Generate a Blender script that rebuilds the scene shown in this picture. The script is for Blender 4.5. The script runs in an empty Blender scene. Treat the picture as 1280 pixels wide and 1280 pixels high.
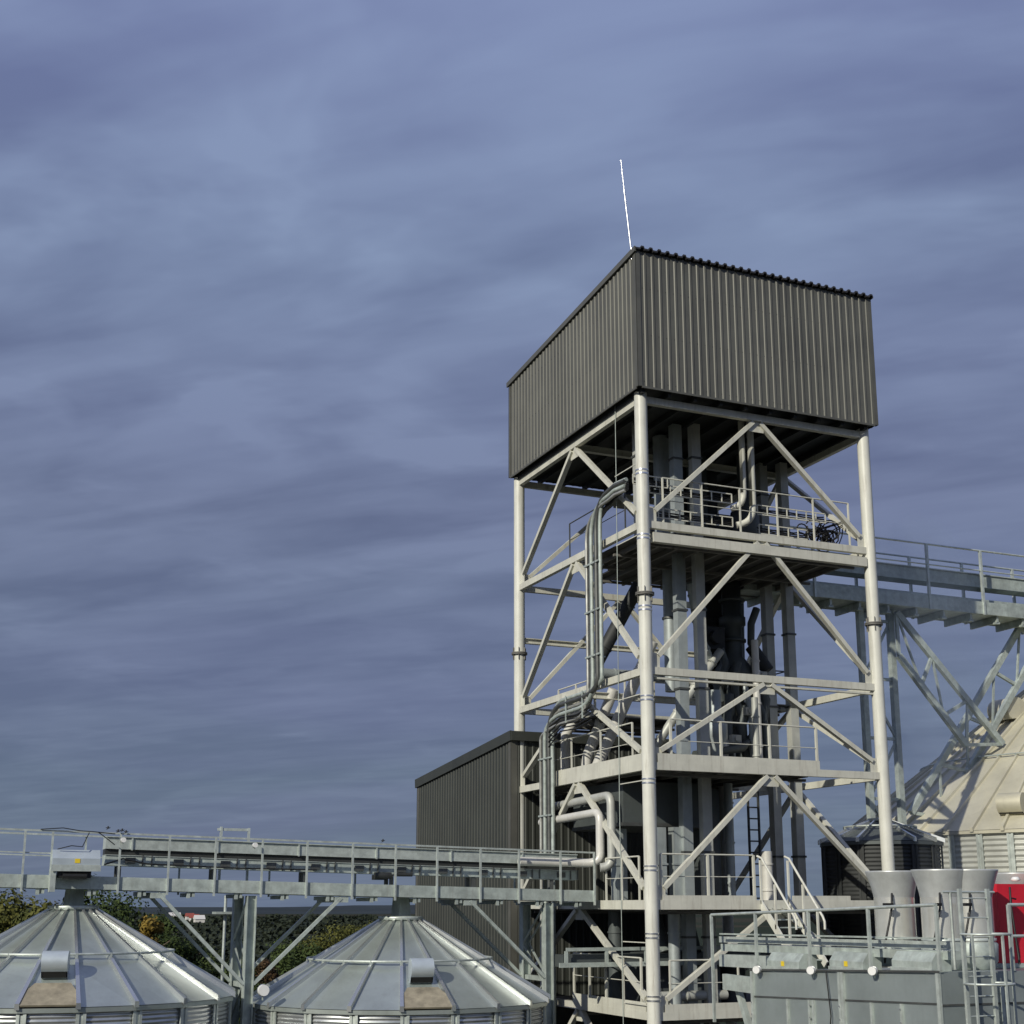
import bpy, math, random
from mathutils import Vector, Matrix
random.seed(7)
S = bpy.context.scene
COL = S.collection
V = Vector
PI = math.pi
GZ = -15.0            # ground level relative to the camera; everything is lifted by 15 m at the end
ORG = {}

# ---------------------------------------------------------------- mesh builder
class MB:
    def __init__(s): s.v = []; s.f = []; s.sm = []
    def add(s, vs, fs, smooth=False):
        o = len(s.v); s.v += [tuple(p) for p in vs]
        s.f += [tuple(i + o for i in f) for f in fs]; s.sm += [smooth] * len(fs); return s
    def box(s, x0, x1, y0, y1, z0, z1):
        vs = [(x, y, z) for z in (z0, z1) for y in (y0, y1) for x in (x0, x1)]
        return s.add(vs, [(0,2,3,1),(4,5,7,6),(0,1,5,4),(2,6,7,3),(0,4,6,2),(1,3,7,5)])
    def bar(s, p, q, w, h, up=(0,0,1)):
        p, q = V(p), V(q); d = (q - p).normalized(); u = V(up)
        if abs(d.dot(u)) > .99: u = V((1,0,0))
        sd = d.cross(u).normalized(); u = sd.cross(d).normalized()
        vs = []
        for c in (p, q):
            for a, b in ((-1,-1),(1,-1),(1,1),(-1,1)): vs.append(c + sd * a * w / 2 + u * b * h / 2)
        return s.add(vs, [(3,2,1,0),(4,5,6,7),(0,1,5,4),(1,2,6,5),(2,3,7,6),(3,0,4,7)])
    def ibeam(s, p, q, w, h, t=.025, up=(0,0,1)):
        p, q = V(p), V(q); d = (q - p).normalized(); u = V(up); sd = d.cross(u).normalized(); u = sd.cross(d).normalized()
        k = u * (h - t) / 2
        s.bar(p + k, q + k, w, t, up); s.bar(p - k, q - k, w, t, up); return s.bar(p, q, t, h - 2 * t, up)
    def tube(s, p, q, r, n=10, r2=None, cap=True):
        p, q = V(p), V(q); r2 = r if r2 is None else r2
        d = (q - p).normalized(); u = V((0,0,1)) if abs(d.z) < .9 else V((1,0,0))
        a = d.cross(u).normalized(); b = d.cross(a).normalized(); vs = []
        for c, rr in ((p, r), (q, r2)):
            for i in range(n):
                t = 2 * PI * i / n; vs.append(c + a * rr * math.cos(t) + b * rr * math.sin(t))
        s.add(vs, [(i, (i+1) % n, n + (i+1) % n, n + i) for i in range(n)], True)
        if cap:
            s.add(vs[:n], [tuple(range(n))[::-1]]); s.add(vs[n:], [tuple(range(n))])
        return s
    def path(s, pts, r, n=8):
        pts = [V(p) for p in pts]; rings = []; prev = None
        for i, p in enumerate(pts):
            d = (pts[min(i+1, len(pts)-1)] - pts[max(i-1, 0)]).normalized()
            if prev is None:
                u = V((0,0,1)) if abs(d.z) < .9 else V((1,0,0)); a = d.cross(u).normalized()
            else: a = (prev - d * prev.dot(d)).normalized()
            prev = a; b = d.cross(a)
            rings.append([p + a * r * math.cos(2*PI*k/n) + b * r * math.sin(2*PI*k/n) for k in range(n)])
        vs = [v for rg in rings for v in rg]
        fs = [(j*n+k, j*n+(k+1) % n, (j+1)*n+(k+1) % n, (j+1)*n+k) for j in range(len(pts)-1) for k in range(n)]
        s.add(vs, fs, True); s.add(rings[0], [tuple(range(n))[::-1]]); return s.add(rings[-1], [tuple(range(n))])
    def lathe(s, c, prof, n=32, smooth=True, a0=0, a1=2*PI):
        full = abs(a1 - a0 - 2*PI) < 1e-6; m = n if full else n + 1; vs = []
        for r, z in prof:
            for i in range(m):
                t = a0 + (a1 - a0) * i / n; vs.append((c[0] + r*math.cos(t), c[1] + r*math.sin(t), c[2] + z))
        fs = [(j*m+i, j*m+(i+1) % m, (j+1)*m+(i+1) % m, (j+1)*m+i) for j in range(len(prof)-1) for i in range(n)]
        return s.add(vs, fs, smooth)
    def cut(s):
        s.cuts = getattr(s, 'cuts', [0]); s.cuts.append((len(s.v), len(s.f))); return s
    def pieces(s, name, mat, parent):
        pv = pf = 0
        for (v, f) in [c for c in s.cuts if c != 0] + [(len(s.v), len(s.f))]:
            if f > pf:
                m = MB(); m.v = s.v[pv:v]; m.f = [tuple(i-pv for i in q) for q in s.f[pf:f]]; m.sm = s.sm[pf:f]; m.build(name, mat, parent)
            pv, pf = v, f
    def build(s, name, mat, parent=None):
        me = bpy.data.meshes.new(name)
        if parent is not None: o0 = V(ORG[parent.name])
        else:
            xs = [p[0] for p in s.v]; ys = [p[1] for p in s.v]; zs = [p[2] for p in s.v]
            o0 = V(((min(xs)+max(xs))/2, (min(ys)+max(ys))/2, min(zs)))
        me.from_pydata([tuple(V(p) - o0) for p in s.v], [], s.f); me.validate()
        me.polygons.foreach_set('use_smooth', s.sm[:len(me.polygons)]) if len(s.sm) == len(me.polygons) else None
        me.materials.append(mat); me.update()
        o = bpy.data.objects.new(name, me); COL.objects.link(o)
        if parent is not None: o.parent = parent
        else: o.location = o0
        ORG[o.name] = tuple(o0); return o

def thing(name, label, cat, loc=(0,0,0), group=None):
    o = bpy.data.objects.new(name, None); COL.objects.link(o); o.location = loc; o.empty_display_size = .3
    ORG[o.name] = tuple(loc); o['label'] = label; o['category'] = cat
    if group: o['group'] = group
    return o
def tag(o, label, cat, group=None):
    o['label'] = label; o['category'] = cat
    if group: o['group'] = group
    return o
def copy_tree(o, parent=None):
    c = o.copy(); COL.objects.link(c); c.parent = parent
    for ch in [x for x in o.children]: copy_tree(ch, c)
    return c

# ---------------------------------------------------------------- materials
def mat(name, base, rough=.6, metal=0., var=.12, scale=3., base2=None, streak=0., streakcol=(.2,.15,.1), bump=0., bscale=40., coords='Object', zs=1., spec=.5):
    m = bpy.data.materials.new(name); m.use_nodes = True; N = m.node_tree.nodes; L = m.node_tree.links
    p = N['Principled BSDF']; p.inputs['Roughness'].default_value = rough; p.inputs['Metallic'].default_value = metal
    p.inputs['Specular IOR Level'].default_value = spec
    tc = N.new('ShaderNodeTexCoord'); geo = N.new('ShaderNodeNewGeometry')
    mp = N.new('ShaderNodeMapping'); mp.inputs['Scale'].default_value = (1, 1, zs); L.new(geo.outputs['Position'], mp.inputs[0])
    nz = N.new('ShaderNodeTexNoise'); nz.inputs['Scale'].default_value = scale; nz.inputs['Detail'].default_value = 6; nz.inputs['Roughness'].default_value = .65
    L.new(mp.outputs[0], nz.inputs['Vector'])
    rp = N.new('ShaderNodeValToRGB'); rp.color_ramp.elements[0].position = .3; rp.color_ramp.elements[1].position = .7
    b2 = base2 or tuple(c * (1 - var * 2) for c in base)
    rp.color_ramp.elements[0].color = (*b2, 1); rp.color_ramp.elements[1].color = (*[min(1, c * (1 + var)) for c in base], 1)
    L.new(nz.outputs['Fac'], rp.inputs[0]); out = rp.outputs[0]
    if streak > 0:
        mp2 = N.new('ShaderNodeMapping'); mp2.inputs['Scale'].default_value = (5, 5, .45); L.new(geo.outputs['Position'], mp2.inputs[0])
        n2 = N.new('ShaderNodeTexNoise'); n2.inputs['Scale'].default_value = 1.6; n2.inputs['Detail'].default_value = 8; n2.inputs['Roughness'].default_value = .7
        L.new(mp2.outputs[0], n2.inputs['Vector'])
        r2 = N.new('ShaderNodeMapRange'); r2.inputs[1].default_value = .52; r2.inputs[2].default_value = .78; r2.inputs[4].default_value = streak
        L.new(n2.outputs['Fac'], r2.inputs[0])
        mx = N.new('ShaderNodeMix'); mx.data_type = 'RGBA'; L.new(r2.outputs[0], mx.inputs[0]); L.new(out, mx.inputs[6]); mx.inputs[7].default_value = (*streakcol, 1); out = mx.outputs[2]
    L.new(out, p.inputs['Base Color'])
    rr = N.new('ShaderNodeMapRange'); rr.inputs[3].default_value = rough * .8; rr.inputs[4].default_value = min(1, rough * 1.25)
    L.new(nz.outputs['Fac'], rr.inputs[0]); L.new(rr.outputs[0], p.inputs['Roughness'])
    if bump > 0:
        n3 = N.new('ShaderNodeTexNoise'); n3.inputs['Scale'].default_value = bscale; n3.inputs['Detail'].default_value = 3
        L.new(geo.outputs['Position'], n3.inputs['Vector'])
        bp = N.new('ShaderNodeBump'); bp.inputs['Strength'].default_value = bump; bp.inputs['Distance'].default_value = .02
        L.new(n3.outputs['Fac'], bp.inputs['Height']); L.new(bp.outputs[0], p.inputs['Normal'])
    return m

M = {}
M['paint'] = mat('tower_paint', (.60,.595,.515), .5, 0, .08, 1.5, streak=.6, streakcol=(.27,.24,.19))
M['paintcol'] = mat('column_paint', (.66,.66,.59), .42, 0, .06, 1.2, streak=.75, streakcol=(.28,.25,.2))
M['clad'] = mat('cladding_grey', (.124,.124,.106), .5, .2, .1, .8, streak=.4, streakcol=(.09,.085,.075))
M['clad2'] = mat('cladding_dark', (.046,.050,.043), .5, .15, .08, .8, streak=.2, streakcol=(.055,.055,.05))
M['trim'] = mat('trim_grey', (.105,.105,.092), .5, .1, .08, 2)
M['roofdark'] = mat('roof_sheet_dark', (.03,.03,.032), .6, 0, .1, 2)
M['galv'] = mat('galvanised', (.55,.60,.56), .42, .4, .14, 5, streak=.25, streakcol=(.25,.25,.23), bump=.15, bscale=8)
M['galvdull'] = mat('galvanised_dull', (.45,.505,.47), .52, .25, .16, 4, streak=.5, streakcol=(.26,.25,.22), bump=.2, bscale=6)
M['roofsheet'] = mat('silo_roof_sheet', (.47,.52,.485), .33, .62, .09, .9, streak=.35, streakcol=(.3,.29,.26), bump=.12, bscale=2)
M['corr'] = mat('silo_wall_sheet', (.55,.57,.57), .30, .75, .08, 2, bump=.1, bscale=3)
M['warmroof'] = mat('big_silo_roof', (.60,.57,.44), .5, .15, .08, .7, streak=.3, streakcol=(.36,.33,.27))
M['warmwall'] = mat('big_silo_wall', (.56,.57,.52), .42, .35, .08, 1)
M['ductlight'] = mat('duct_grey', (.50,.51,.47), .5, .2, .1, 1.5, streak=.4, streakcol=(.25,.24,.2))
M['ductblue'] = mat('duct_galv', (.38,.42,.42), .5, .3, .12, 1.5, streak=.4, streakcol=(.17,.17,.15))
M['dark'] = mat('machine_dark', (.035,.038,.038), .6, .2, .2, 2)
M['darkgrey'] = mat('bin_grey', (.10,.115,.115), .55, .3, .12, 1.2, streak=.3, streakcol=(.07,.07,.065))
M['joist'] = mat('joist_shade_flange_paint', (.16,.155,.14), .6, 0, .12, 2, streak=.3)  # on joists this dark tone holds the shade under decks; flanges really are dark
M['rib'] = mat('roof_rib', (.62,.64,.63), .24, .8, .05, 1.5)
M['deck'] = mat('deck_plate', (.10,.097,.088), .7, .1, .2, 2, streak=.3)  # darkened so the colour carries the shade beneath the decks
M['spout'] = mat('spout_white', (.66,.65,.60), .4, .1, .06, 2, streak=.3, streakcol=(.35,.31,.25))
M['stack'] = mat('stack_steel', (.80,.80,.74), .24, .6, .08, 1.5, streak=.35, streakcol=(.42,.38,.28))
M['hood'] = mat('hood_steel', (.55,.57,.56), .4, .35, .1, 2, streak=.2)
M['panel'] = mat('dryer_panel', (.36,.405,.40), .38, .5, .1, .9, streak=.2, streakcol=(.22,.24,.23), bump=.15, bscale=1.5)
M['red'] = mat('red_paint', (.58,.018,.035), .4, 0, .06, 3)
M['white'] = mat('white_plastic', (.78,.78,.76), .35, 0, .04, 4)
M['cover'] = mat('motor_cover', (.46,.52,.56), .4, .25, .06, 3)
M['yellow'] = mat('yellow_sticker', (.75,.55,.03), .5, 0, .03, 3)
M['black'] = mat('black_rubber', (.012,.012,.012), .5, 0, .1, 5)
M['dust'] = mat('grain_dust', (.31,.275,.20), .9, 0, .2, 3, base2=(.17,.15,.11))
M['alu'] = mat('aluminium', (.8,.8,.8), .25, .9, .03, 5)
M['conduit'] = mat('conduit', (.52,.52,.48), .38, .55, .15, 3, streak=.3, streakcol=(.2,.19,.17))
M['conduitdark'] = mat('conduit_dark', (.12,.125,.12), .45, .5, .15, 3)
M['bark'] = mat('bark', (.10,.075,.05), .9, 0, .2, 3)
M['housewall'] = mat('house_wall', (.62,.60,.56), .8, 0, .05, .5)
M['houseroof'] = mat('house_roof', (.30,.07,.05), .8, 0, .1, .5)
M['feather'] = mat('feather', (.02,.02,.02), .7)
def panelize(m, amt=.16, step=1.0):
    N = m.node_tree.nodes; L = m.node_tree.links; p = N['Principled BSDF']; src = p.inputs['Base Color'].links[0].from_socket
    g = N.new('ShaderNodeNewGeometry'); sx = N.new('ShaderNodeSeparateXYZ'); L.new(g.outputs['Position'], sx.inputs[0])
    def mt(op, a, b):
        n = N.new('ShaderNodeMath'); n.operation = op
        for i, v in enumerate((a, b)):
            if isinstance(v, (int, float)): n.inputs[i].default_value = v
            elif v is not None: L.new(v, n.inputs[i])
        return n.outputs[0]
    q = mt('FLOOR', mt('DIVIDE', mt('ADD', sx.outputs[0], mt('MULTIPLY', sx.outputs[1], 1.0)), step), None)
    w = N.new('ShaderNodeTexWhiteNoise'); w.noise_dimensions = '1D'; L.new(q, w.inputs['W'])
    f = mt('ADD', mt('MULTIPLY', w.outputs['Value'], amt), 1 - amt/2)
    v = N.new('ShaderNodeVectorMath'); v.operation = 'SCALE'; L.new(src, v.inputs[0]); L.new(f, v.inputs['Scale']); L.new(v.outputs[0], p.inputs['Base Color'])
panelize(M['clad']); panelize(M['clad2']); panelize(M['warmroof'], .1, 1.3); panelize(M['roofsheet'], .12, 1.1); panelize(M['galvdull'], .14, 1.17)
def leafmat(name, c1, c2):
    m = mat(name, c1, .75, 0, .1, .9, base2=c2, spec=.2)
    p = m.node_tree.nodes['Principled BSDF']
    return m
M['leafg'] = leafmat('leaf_green', (.060,.085,.022), (.022,.036,.012))
M['leafy'] = leafmat('leaf_olive', (.13,.125,.028), (.045,.058,.016))
M['leafo'] = leafmat('leaf_orange', (.24,.165,.03), (.11,.08,.02))
M['leafr'] = leafmat('leaf_rust', (.085,.045,.02), (.04,.035,.016))
M['leaffar'] = leafmat('leaf_far', (.030,.038,.022), (.014,.020,.014))

# ---------------------------------------------------------------- helpers for steelwork
def rails(par, p, q, n, h=1.1, r=.022, post=.05, mid=True, mt='galvdull', toe=0., posts=None):
    p, q = V(p), V(q); mt_ = M[mt]; up = V((0,0,h))
    MB().tube(p+up, q+up, r, 8).build('handrail', mt_, par)
    if mid: MB().tube(p+up*.52, q+up*.52, r*.6, 6).build('mid_rail', mt_, par)
    for i in range(n):
        t = i / max(1, n-1); c = p.lerp(q, t)
        MB().bar(c, c+up, post, post*.8).build('post', mt_, par)
    if toe > 0:
        z = V((0,0,toe/2+.004)); MB().bar(p+z, q+z, .012, toe).build('toe_board', mt_, par)

def corrug(mb, p, q, z0f, z1f, pitch, depth, out, n=None):
    """vertical trapezoid-rib sheet from p to q (plan points); z0f / z1f give bottom and top along it; out = outward unit normal"""
    p, q, out = V((*p,0)), V((*q,0)), V((*out,0)); L = (q-p).length; n = n or int(round(L/pitch)); d = (q-p)/n
    pts = []
    for i in range(n):
        for t, o in ((0,0),(.56,0),(.66,1),(.90,1)): pts.append((p + d*(i+t), o))
    pts.append((q, 0)); vs = []
    for c, o in pts:
        t = (c-p).length / L; c2 = c + out*depth*o
        vs += [(c2.x, c2.y, z0f(t)), (c2.x, c2.y, z1f(t))]
    return mb.add(vs, [(2*i, 2*i+2, 2*i+3, 2*i+1) for i in range(len(pts)-1)])

# ================================================================= STEEL TOWER
A, B = 7.6, 8.5
LV = [13.81, 10.2, 6.13, 3.58, 0.0, -2.77]
T = thing('steel_tower', 'tall open steel tower of pale painted tubes and braces carrying the grey cabin', 'tower', (A/2, B/2, GZ))
for (ca, cb, zf) in ((0,0,8.22),(A,0,8.0),(0,B,8.0),(A,B,8.0)):
    c = MB().tube((ca,cb,GZ), (ca,cb,14.0), .18, 28).build('column', M['paintcol'], T)
    f = MB()
    for z in (zf,):
        f.tube((ca,cb,z-.03), (ca,cb,z), .26, 20); f.tube((ca,cb,z+.012), (ca,cb,z+.045), .26, 20); f.cut()
        for k in range(6):
            t = k*PI/3; dx, dy = math.cos(t), math.sin(t)
            f.bar((ca+dx*.205,cb+dy*.205,z-.2), (ca+dx*.205,cb+dy*.205,z-.031), .014, .05, (dx,dy,0))
            f.bar((ca+dx*.205,cb+dy*.205,z+.046), (ca+dx*.205,cb+dy*.205,z+.2), .014, .05, (dx,dy,0)); f.cut()
    f.pieces('flange', M['joist'], c)
    if ca == 0 and cb == 0:
        for z in (11.6,9.75,7.75,5.3,3.1,.85,-.85,-2.4):
            MB().tube((0,0,z), (0,0,z+.045), .19, 24).tube((0,0,z+.11), (0,0,z+.15), .19, 24).build('clamp', M['alu'], c)
# gussets, level beams and braces on the four faces
def face(p, q, nrm, zs, front):
    """p,q plan points of the columns; chevron braces, apex on the beam above"""
    p, q = V((*p,0)), V((*q,0)); d = (q-p).normalized(); L = (q-p).length; m = (p+q)/2; nr = V((*nrm,0))
    for k, z in enumerate(zs):
        hh = .2 if z != 0 else .24
        a, b = p + d*.16 + V((0,0,z)), q - d*.16 + V((0,0,z))
        MB().bar(a, b, .15, hh).build('beam', M['paint'], T)
        if k < len(zs)-1:
            zn = zs[k+1]; half = .0
            for s, e in ((-1, p), (1, q)):
                top = m + d*s*.12 + V((0,0,z-.14)); bot = e - d*s*.36 + V((0,0,zn+.42))
                MB().bar(top, bot, .12, .15, nr).build('brace', M['paint'], T)
            g = MB()
            g.bar(m + V((0,0,z-.1)), m + V((0,0,z-.42)), .016, .5, d); g.cut()
            for s, e in ((-1, p), (1, q)):
                c = e - d*s*.28; g.bar(c + V((0,0,zn+.1)), c + V((0,0,zn+.5)), .016, .26, d); g.cut()
            g.pieces('gusset_plate', M['paint'], T)
low = LV + [-6.5, -10.6]
face((0,0), (A,0), (0,-1), low, True)
face((0,0), (0,B), (-1,0), low, True)
face((0,B), (A,B), (0,1), LV, False)
face((A,0), (A,B), (1,0), LV, False)
MB().ibeam((.15,B,8.45), (A-.15,B,8.45), .16, .18).build('beam', M['paint'], T)
MB().ibeam((.15,B,4.9), (A-.15,B,4.9), .16, .18).build('beam', M['paint'], T)
MB().bar((.3,.03,5.94),(A-.2,.03,5.94),.12,.05).build('lower_flange', M['paint'], T)
# decks with joists
def deckpart(x0, x1, y0, y1, z, nj=6, th=.04):
    o = MB().box(x0, x1, y0, y1, z, z+th).build('deck', M['deck'], T)
    j = MB()
    for i in range(nj):
        x = x0 + .3 + (x1-x0-.6)*i/(nj-1); j.bar((x, y0+.02, z-.08), (x, y1-.02, z-.08), .07, .14)
    for i in range(3):
        y = y0 + .5 + (y1-y0-1)*i/2; j.bar((x0+.02, y, z-.19), (x1-.02, y, z-.19), .09, .07)
    j.build('joist', M['joist'], o); return o
deckpart(1.3, 7.5, .13, 5.6, 10.02, 9); deckpart(.13, 1.28, .13, 4.0, 10.02, 3)
MB().bar((.25,-.03,9.84), (A-.2,-.03,9.84), .18, .27).build('beam', M['paint'], T)
deckpart(.13, 5.4, .13, 8.1, 3.62, 8); deckpart(.13, 7.5, .13, 8.2, -.02, 10); deckpart(.13, 7.5, .13, 8.2, -2.8, 10)
MB().bar((.25,-.06,3.77), (5.4,-.06,3.77), .02, .3).build('toe_board', M['paint'], T)
MB().bar((-.06,.25,3.77), (-.06,6.6,3.77), .02, .32).build('toe_board', M['paint'], T)
MB().bar((.3,-.06,.14), (3.15,-.06,.14), .02, .2).build('toe_board', M['paint'], T)
MB().bar((4.3,-.06,.14), (6.2,-.06,.14), .02, .2).build('toe_board', M['paint'], T)
MB().bar((.3,-.06,-2.58), (5.5,-.06,-2.58), .02, .2).build('toe_board', M['paint'], T)
MB().bar((-.06,.3,-2.56), (-.06,4.6,-2.56), .02, .24).build('toe_board', M['paint'], T)
deckpart(5.6, 7.4, 4.2, 6.2, 6.1, 3); rails(T, (5.6,4.2,6.14), (7.35,4.2,6.14), 3, mt='conduitdark'); rails(T, (7.35,4.2,6.14), (7.35,6.2,6.14), 2, mt='conduitdark')
# guardrails
rails(T, (.7,.12,10.3), (7.0,.12,10.3), 6, 1.35, mt='paint'); rails(T, (-.02,1.0,10.3), (-.02,4.6,10.3), 3, 1.1, .02, .04, mt='conduitdark')
rails(T, (.7,.02,3.66), (5.38,.02,3.66), 4, 1.2, mt='paint', post=.07); rails(T, (.02,.9,3.68), (.02,6.6,3.68), 4, 1.15, mt='paint')
rails(T, (.3,.02,.1), (3.15,.02,.1), 3, 1.2, mt='paint', post=.07)
rails(T, (-.02,.6,.1), (-.02,2.5,.1), 3, 1.15, mt='paint', post=.05)
rails(T, (-.02,.6,-2.6), (-.02,4.6,-2.6), 5, 1.25, mt='paint', post=.06); rails(T, (.5,.02,-2.6), (4.6,.02,-2.6), 3, 1.2, mt='paint', post=.05)
# stair from the deck down towards the dryer catwalk
for x in (3.3, 4.18):
    MB().bar((x,.02,.08), (x,-1.6,-1.5), .05, .2).build('stair_stringer', M['paintcol'], T)
    MB().path([(x,.05,1.28),(x,-.15,1.22),(x,-1.55,-.3),(x,-1.62,-.42),(x,-1.62,-.62)], .032, 8).build('stair_handrail', M['paintcol'], T)
    for t in (.02,.45,.85):
        y = -.05 - 1.5*t; z = .05 - 1.5*t; MB().bar((x,y,z), (x,y,z+1.15), .055, .05).build('post', M['paintcol'], T)
tr = MB()
for k in range(7): tr.box(3.33, 4.15, -.28-.2*k, -.08-.2*k, -.2-.2*k, -.17-.2*k)
tr.build('stair_tread', M['galvdull'], T)
# ladder inside
lad = MB()
for x in (6.42,6.8): lad.bar((x,5.2,-.0), (x,5.2,3.6), .06, .06); lad.cut()
for k in range(10): lad.bar((6.42,5.2,.2+.35*k), (6.8,5.2,.2+.35*k), .045, .045); lad.cut()
lad.pieces('ladder', M['conduitdark'], T)
# inner floor beams at every level
for z in LV[:5]:
    MB().ibeam((.1,4.25,z-.05), (A-.1,4.25,z-.05), .16, .2).build('beam', M['paint'], T)

# ================================================================= CABIN ON TOP
x0, x1, y0, y1, zb = -.27, 7.85, -.4, 8.7, 14.06
H = thing('tower_cabin', 'grey ribbed metal cabin on top of the steel tower', 'cabin', (3.8,4.2,zb))
zt = lambda y: 18.12 - (y - y0) * .083
def clad_box(par, x0, x1, y0, y1, z0, zt, mt, pitch=.25, dep=.02, trimw=.11, sides=4):
    w = MB(); corrug(w, (x0+.08,y0), (x1-.08,y0), lambda t: z0, lambda t: zt(y0), pitch, dep, (0,-1)); w.build('wall', mt, par)
    w = MB(); corrug(w, (x0,y1-.08), (x0,y0+.08), lambda t: z0, lambda t: zt(y1-.08+(y0-y1+.16)*t), pitch, dep, (-1,0)); w.build('wall', mt, par)
    w = MB(); corrug(w, (x1,y0+.08), (x1,y1-.08), lambda t: z0, lambda t: zt(y0+.08+(y1-y0-.16)*t), pitch, dep, (1,0)); w.build('wall', mt, par)
    w = MB(); corrug(w, (x1-.08,y1), (x0+.08,y1), lambda t: z0, lambda t: zt(y1), pitch, dep, (0,1)); w.build('wall', mt, par)
    for (cx, cy, sx, sy) in ((x0,y0,-1,-1),(x1,y0,1,-1),(x0,y1,-1,1),(x1,y1,1,1)):
        t = MB(); e = dep + .006
        t.box(min(cx+sx*e,cx-sx*trimw), max(cx+sx*e,cx-sx*trimw), min(cy+sy*e,cy+sy*.002), max(cy+sy*e,cy+sy*.002), z0-.01, zt(cy)+.01)
        t.box(min(cx+sx*e,cx+sx*.002), max(cx+sx*e,cx+sx*.002), min(cy+sy*e*.98,cy-sy*trimw), max(cy+sy*e*.98,cy-sy*trimw), z0-.012, zt(cy)+.012)
        t.build('corner_trim', M['trim'], par)
clad_box(H, x0, x1, y0, y1, zb, zt, M['clad'])
def sheet_roof(par, x0, x1, y0, y1, zt, mt, pitch=.27, dep=.07, ov=.12):
    n = int((x1-x0+.1)/pitch); d = (x1-x0+.1)/n; pts = []
    for i in range(n):
        for t, o in ((0,0),(.5,0),(.6,1),(.9,1)): pts.append((x0-.05+d*(i+t), o))
    pts.append((x1+.05,0)); vs = []
    for y in (y0-ov, y1+ov):
        for x, o in pts: vs += [(x, y, zt(y)+.05+dep*o)]
    n2 = len(pts); up = [(i, i+1, n2+i+1, n2+i) for i in range(n2-1)]
    b = MB().add(vs, up); vs2 = [(x, y, z-.05) for x, y, z in vs]
    b.add(vs2, [(f[3],f[2],f[1],f[0]) for f in up])
    b.add(vs[:n2]+vs2[:n2], [(i, n2+i, n2+i+1, i+1) for i in range(n2-1)]); b.add(vs[n2:]+vs2[n2:], [(i, i+1, n2+i+1, n2+i) for i in range(n2-1)])
    b.build('roof', mt, par)
fx = MB()
for z in (14.2, 15.6, 17.0):
    for k in range(32): fx.box(x0+.17+.2508*k, x0+.19+.2508*k, y0-.006, y0-.001, z, z+.02)
    for k in range(35): fx.box(x0-.006, x0-.001, y0+.17+.2508*k, y0+.19+.2508*k, z, z+.02)
o = fx.build('screws', M['roofdark'], H); o['kind'] = 'stuff'
MB().box(x0-.033, x0-.002, y0+.1, y1-.1, 14.0, 14.058).box(x0+.1, x1-.1, y0-.033, y0-.002, 14.0, 14.058).build('drip_flashing', M['trim'], H)
sheet_roof(H, x0, x1, y0, y1, zt, M['roofdark'])
MB().bar((x0-.052,y0-.06,zt(y0-.06)+.03), (x0-.052,y1+.1,zt(y1+.1)+.03), .05, .16).build('verge_trim', M['trim'], H)
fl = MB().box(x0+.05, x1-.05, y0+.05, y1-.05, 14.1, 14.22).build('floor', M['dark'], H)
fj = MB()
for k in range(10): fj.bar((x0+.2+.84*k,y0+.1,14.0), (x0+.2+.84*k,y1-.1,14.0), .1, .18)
fj.build('floor_joist', M['dark'], fl)  # near-black floor and joists have the shade under the cabin in their colour
r = MB().tube((-.24,-.1,18.15), (-.45,-.1,20.2), .028, 8).tube((-.45,-.1,20.2), (-.53,-.1,21.06), .014, 6).tube((-.24,-.1,18.0),(-.24,-.1,18.35),.05,8).build('lightning_rod', M['alu'])
tag(r, 'thin bright metal lightning rod rising from the front corner of the tower cabin roof', 'lightning rod')
w = thing('lightning_conductor', 'thin vertical wire held off the left face of the steel tower by small brackets', 'wire', (-.12,1.3,GZ))
MB().path([(-.12,1.3,14.1),(-.12,1.33,9.9),(-.12,1.4,6),(-.12,1.45,2.8),(-.12,1.45,-6),(-.12,1.45,GZ)], .012, 5).build('wire', M['galvdull'], w)
for z in (11.95,9.9,5.5,3.2,-.95,-2.5): MB().bar((-.12,1.38,z), (-.12,.12,z), .02, .025).build('bracket', M['paint'], w)

# ================================================================= LOWER CLAD BUILDING behind the tower
bx0, bx1, by0, by1 = -.35, 5.3, 8.35, 17.3
Bd = thing('clad_building', 'dark grey ribbed metal building adjoining the left rear of the steel tower', 'building', (2.5,12.8,GZ))
ztb = lambda y: 5.30 - (y - by0) * .09
clad_box(Bd, bx0, bx1, by0, by1, GZ, ztb, M['clad2'], .25, .022, .2)
sheet_roof(Bd, bx0, bx1, by0, by1, ztb, M['clad2'])
MB().bar((bx0-.06,by0-.1,ztb(by0-.1)-.02), (bx0-.06,by1+.1,ztb(by1+.1)-.02), .06, .32).build('verge_trim', M['clad2'], Bd)
MB().bar((bx0-.06,by0-.14,ztb(by0)-.02), (bx1+.06,by0-.14,ztb(by0)-.02), .05, .3).build('verge_trim', M['clad2'], Bd)

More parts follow.
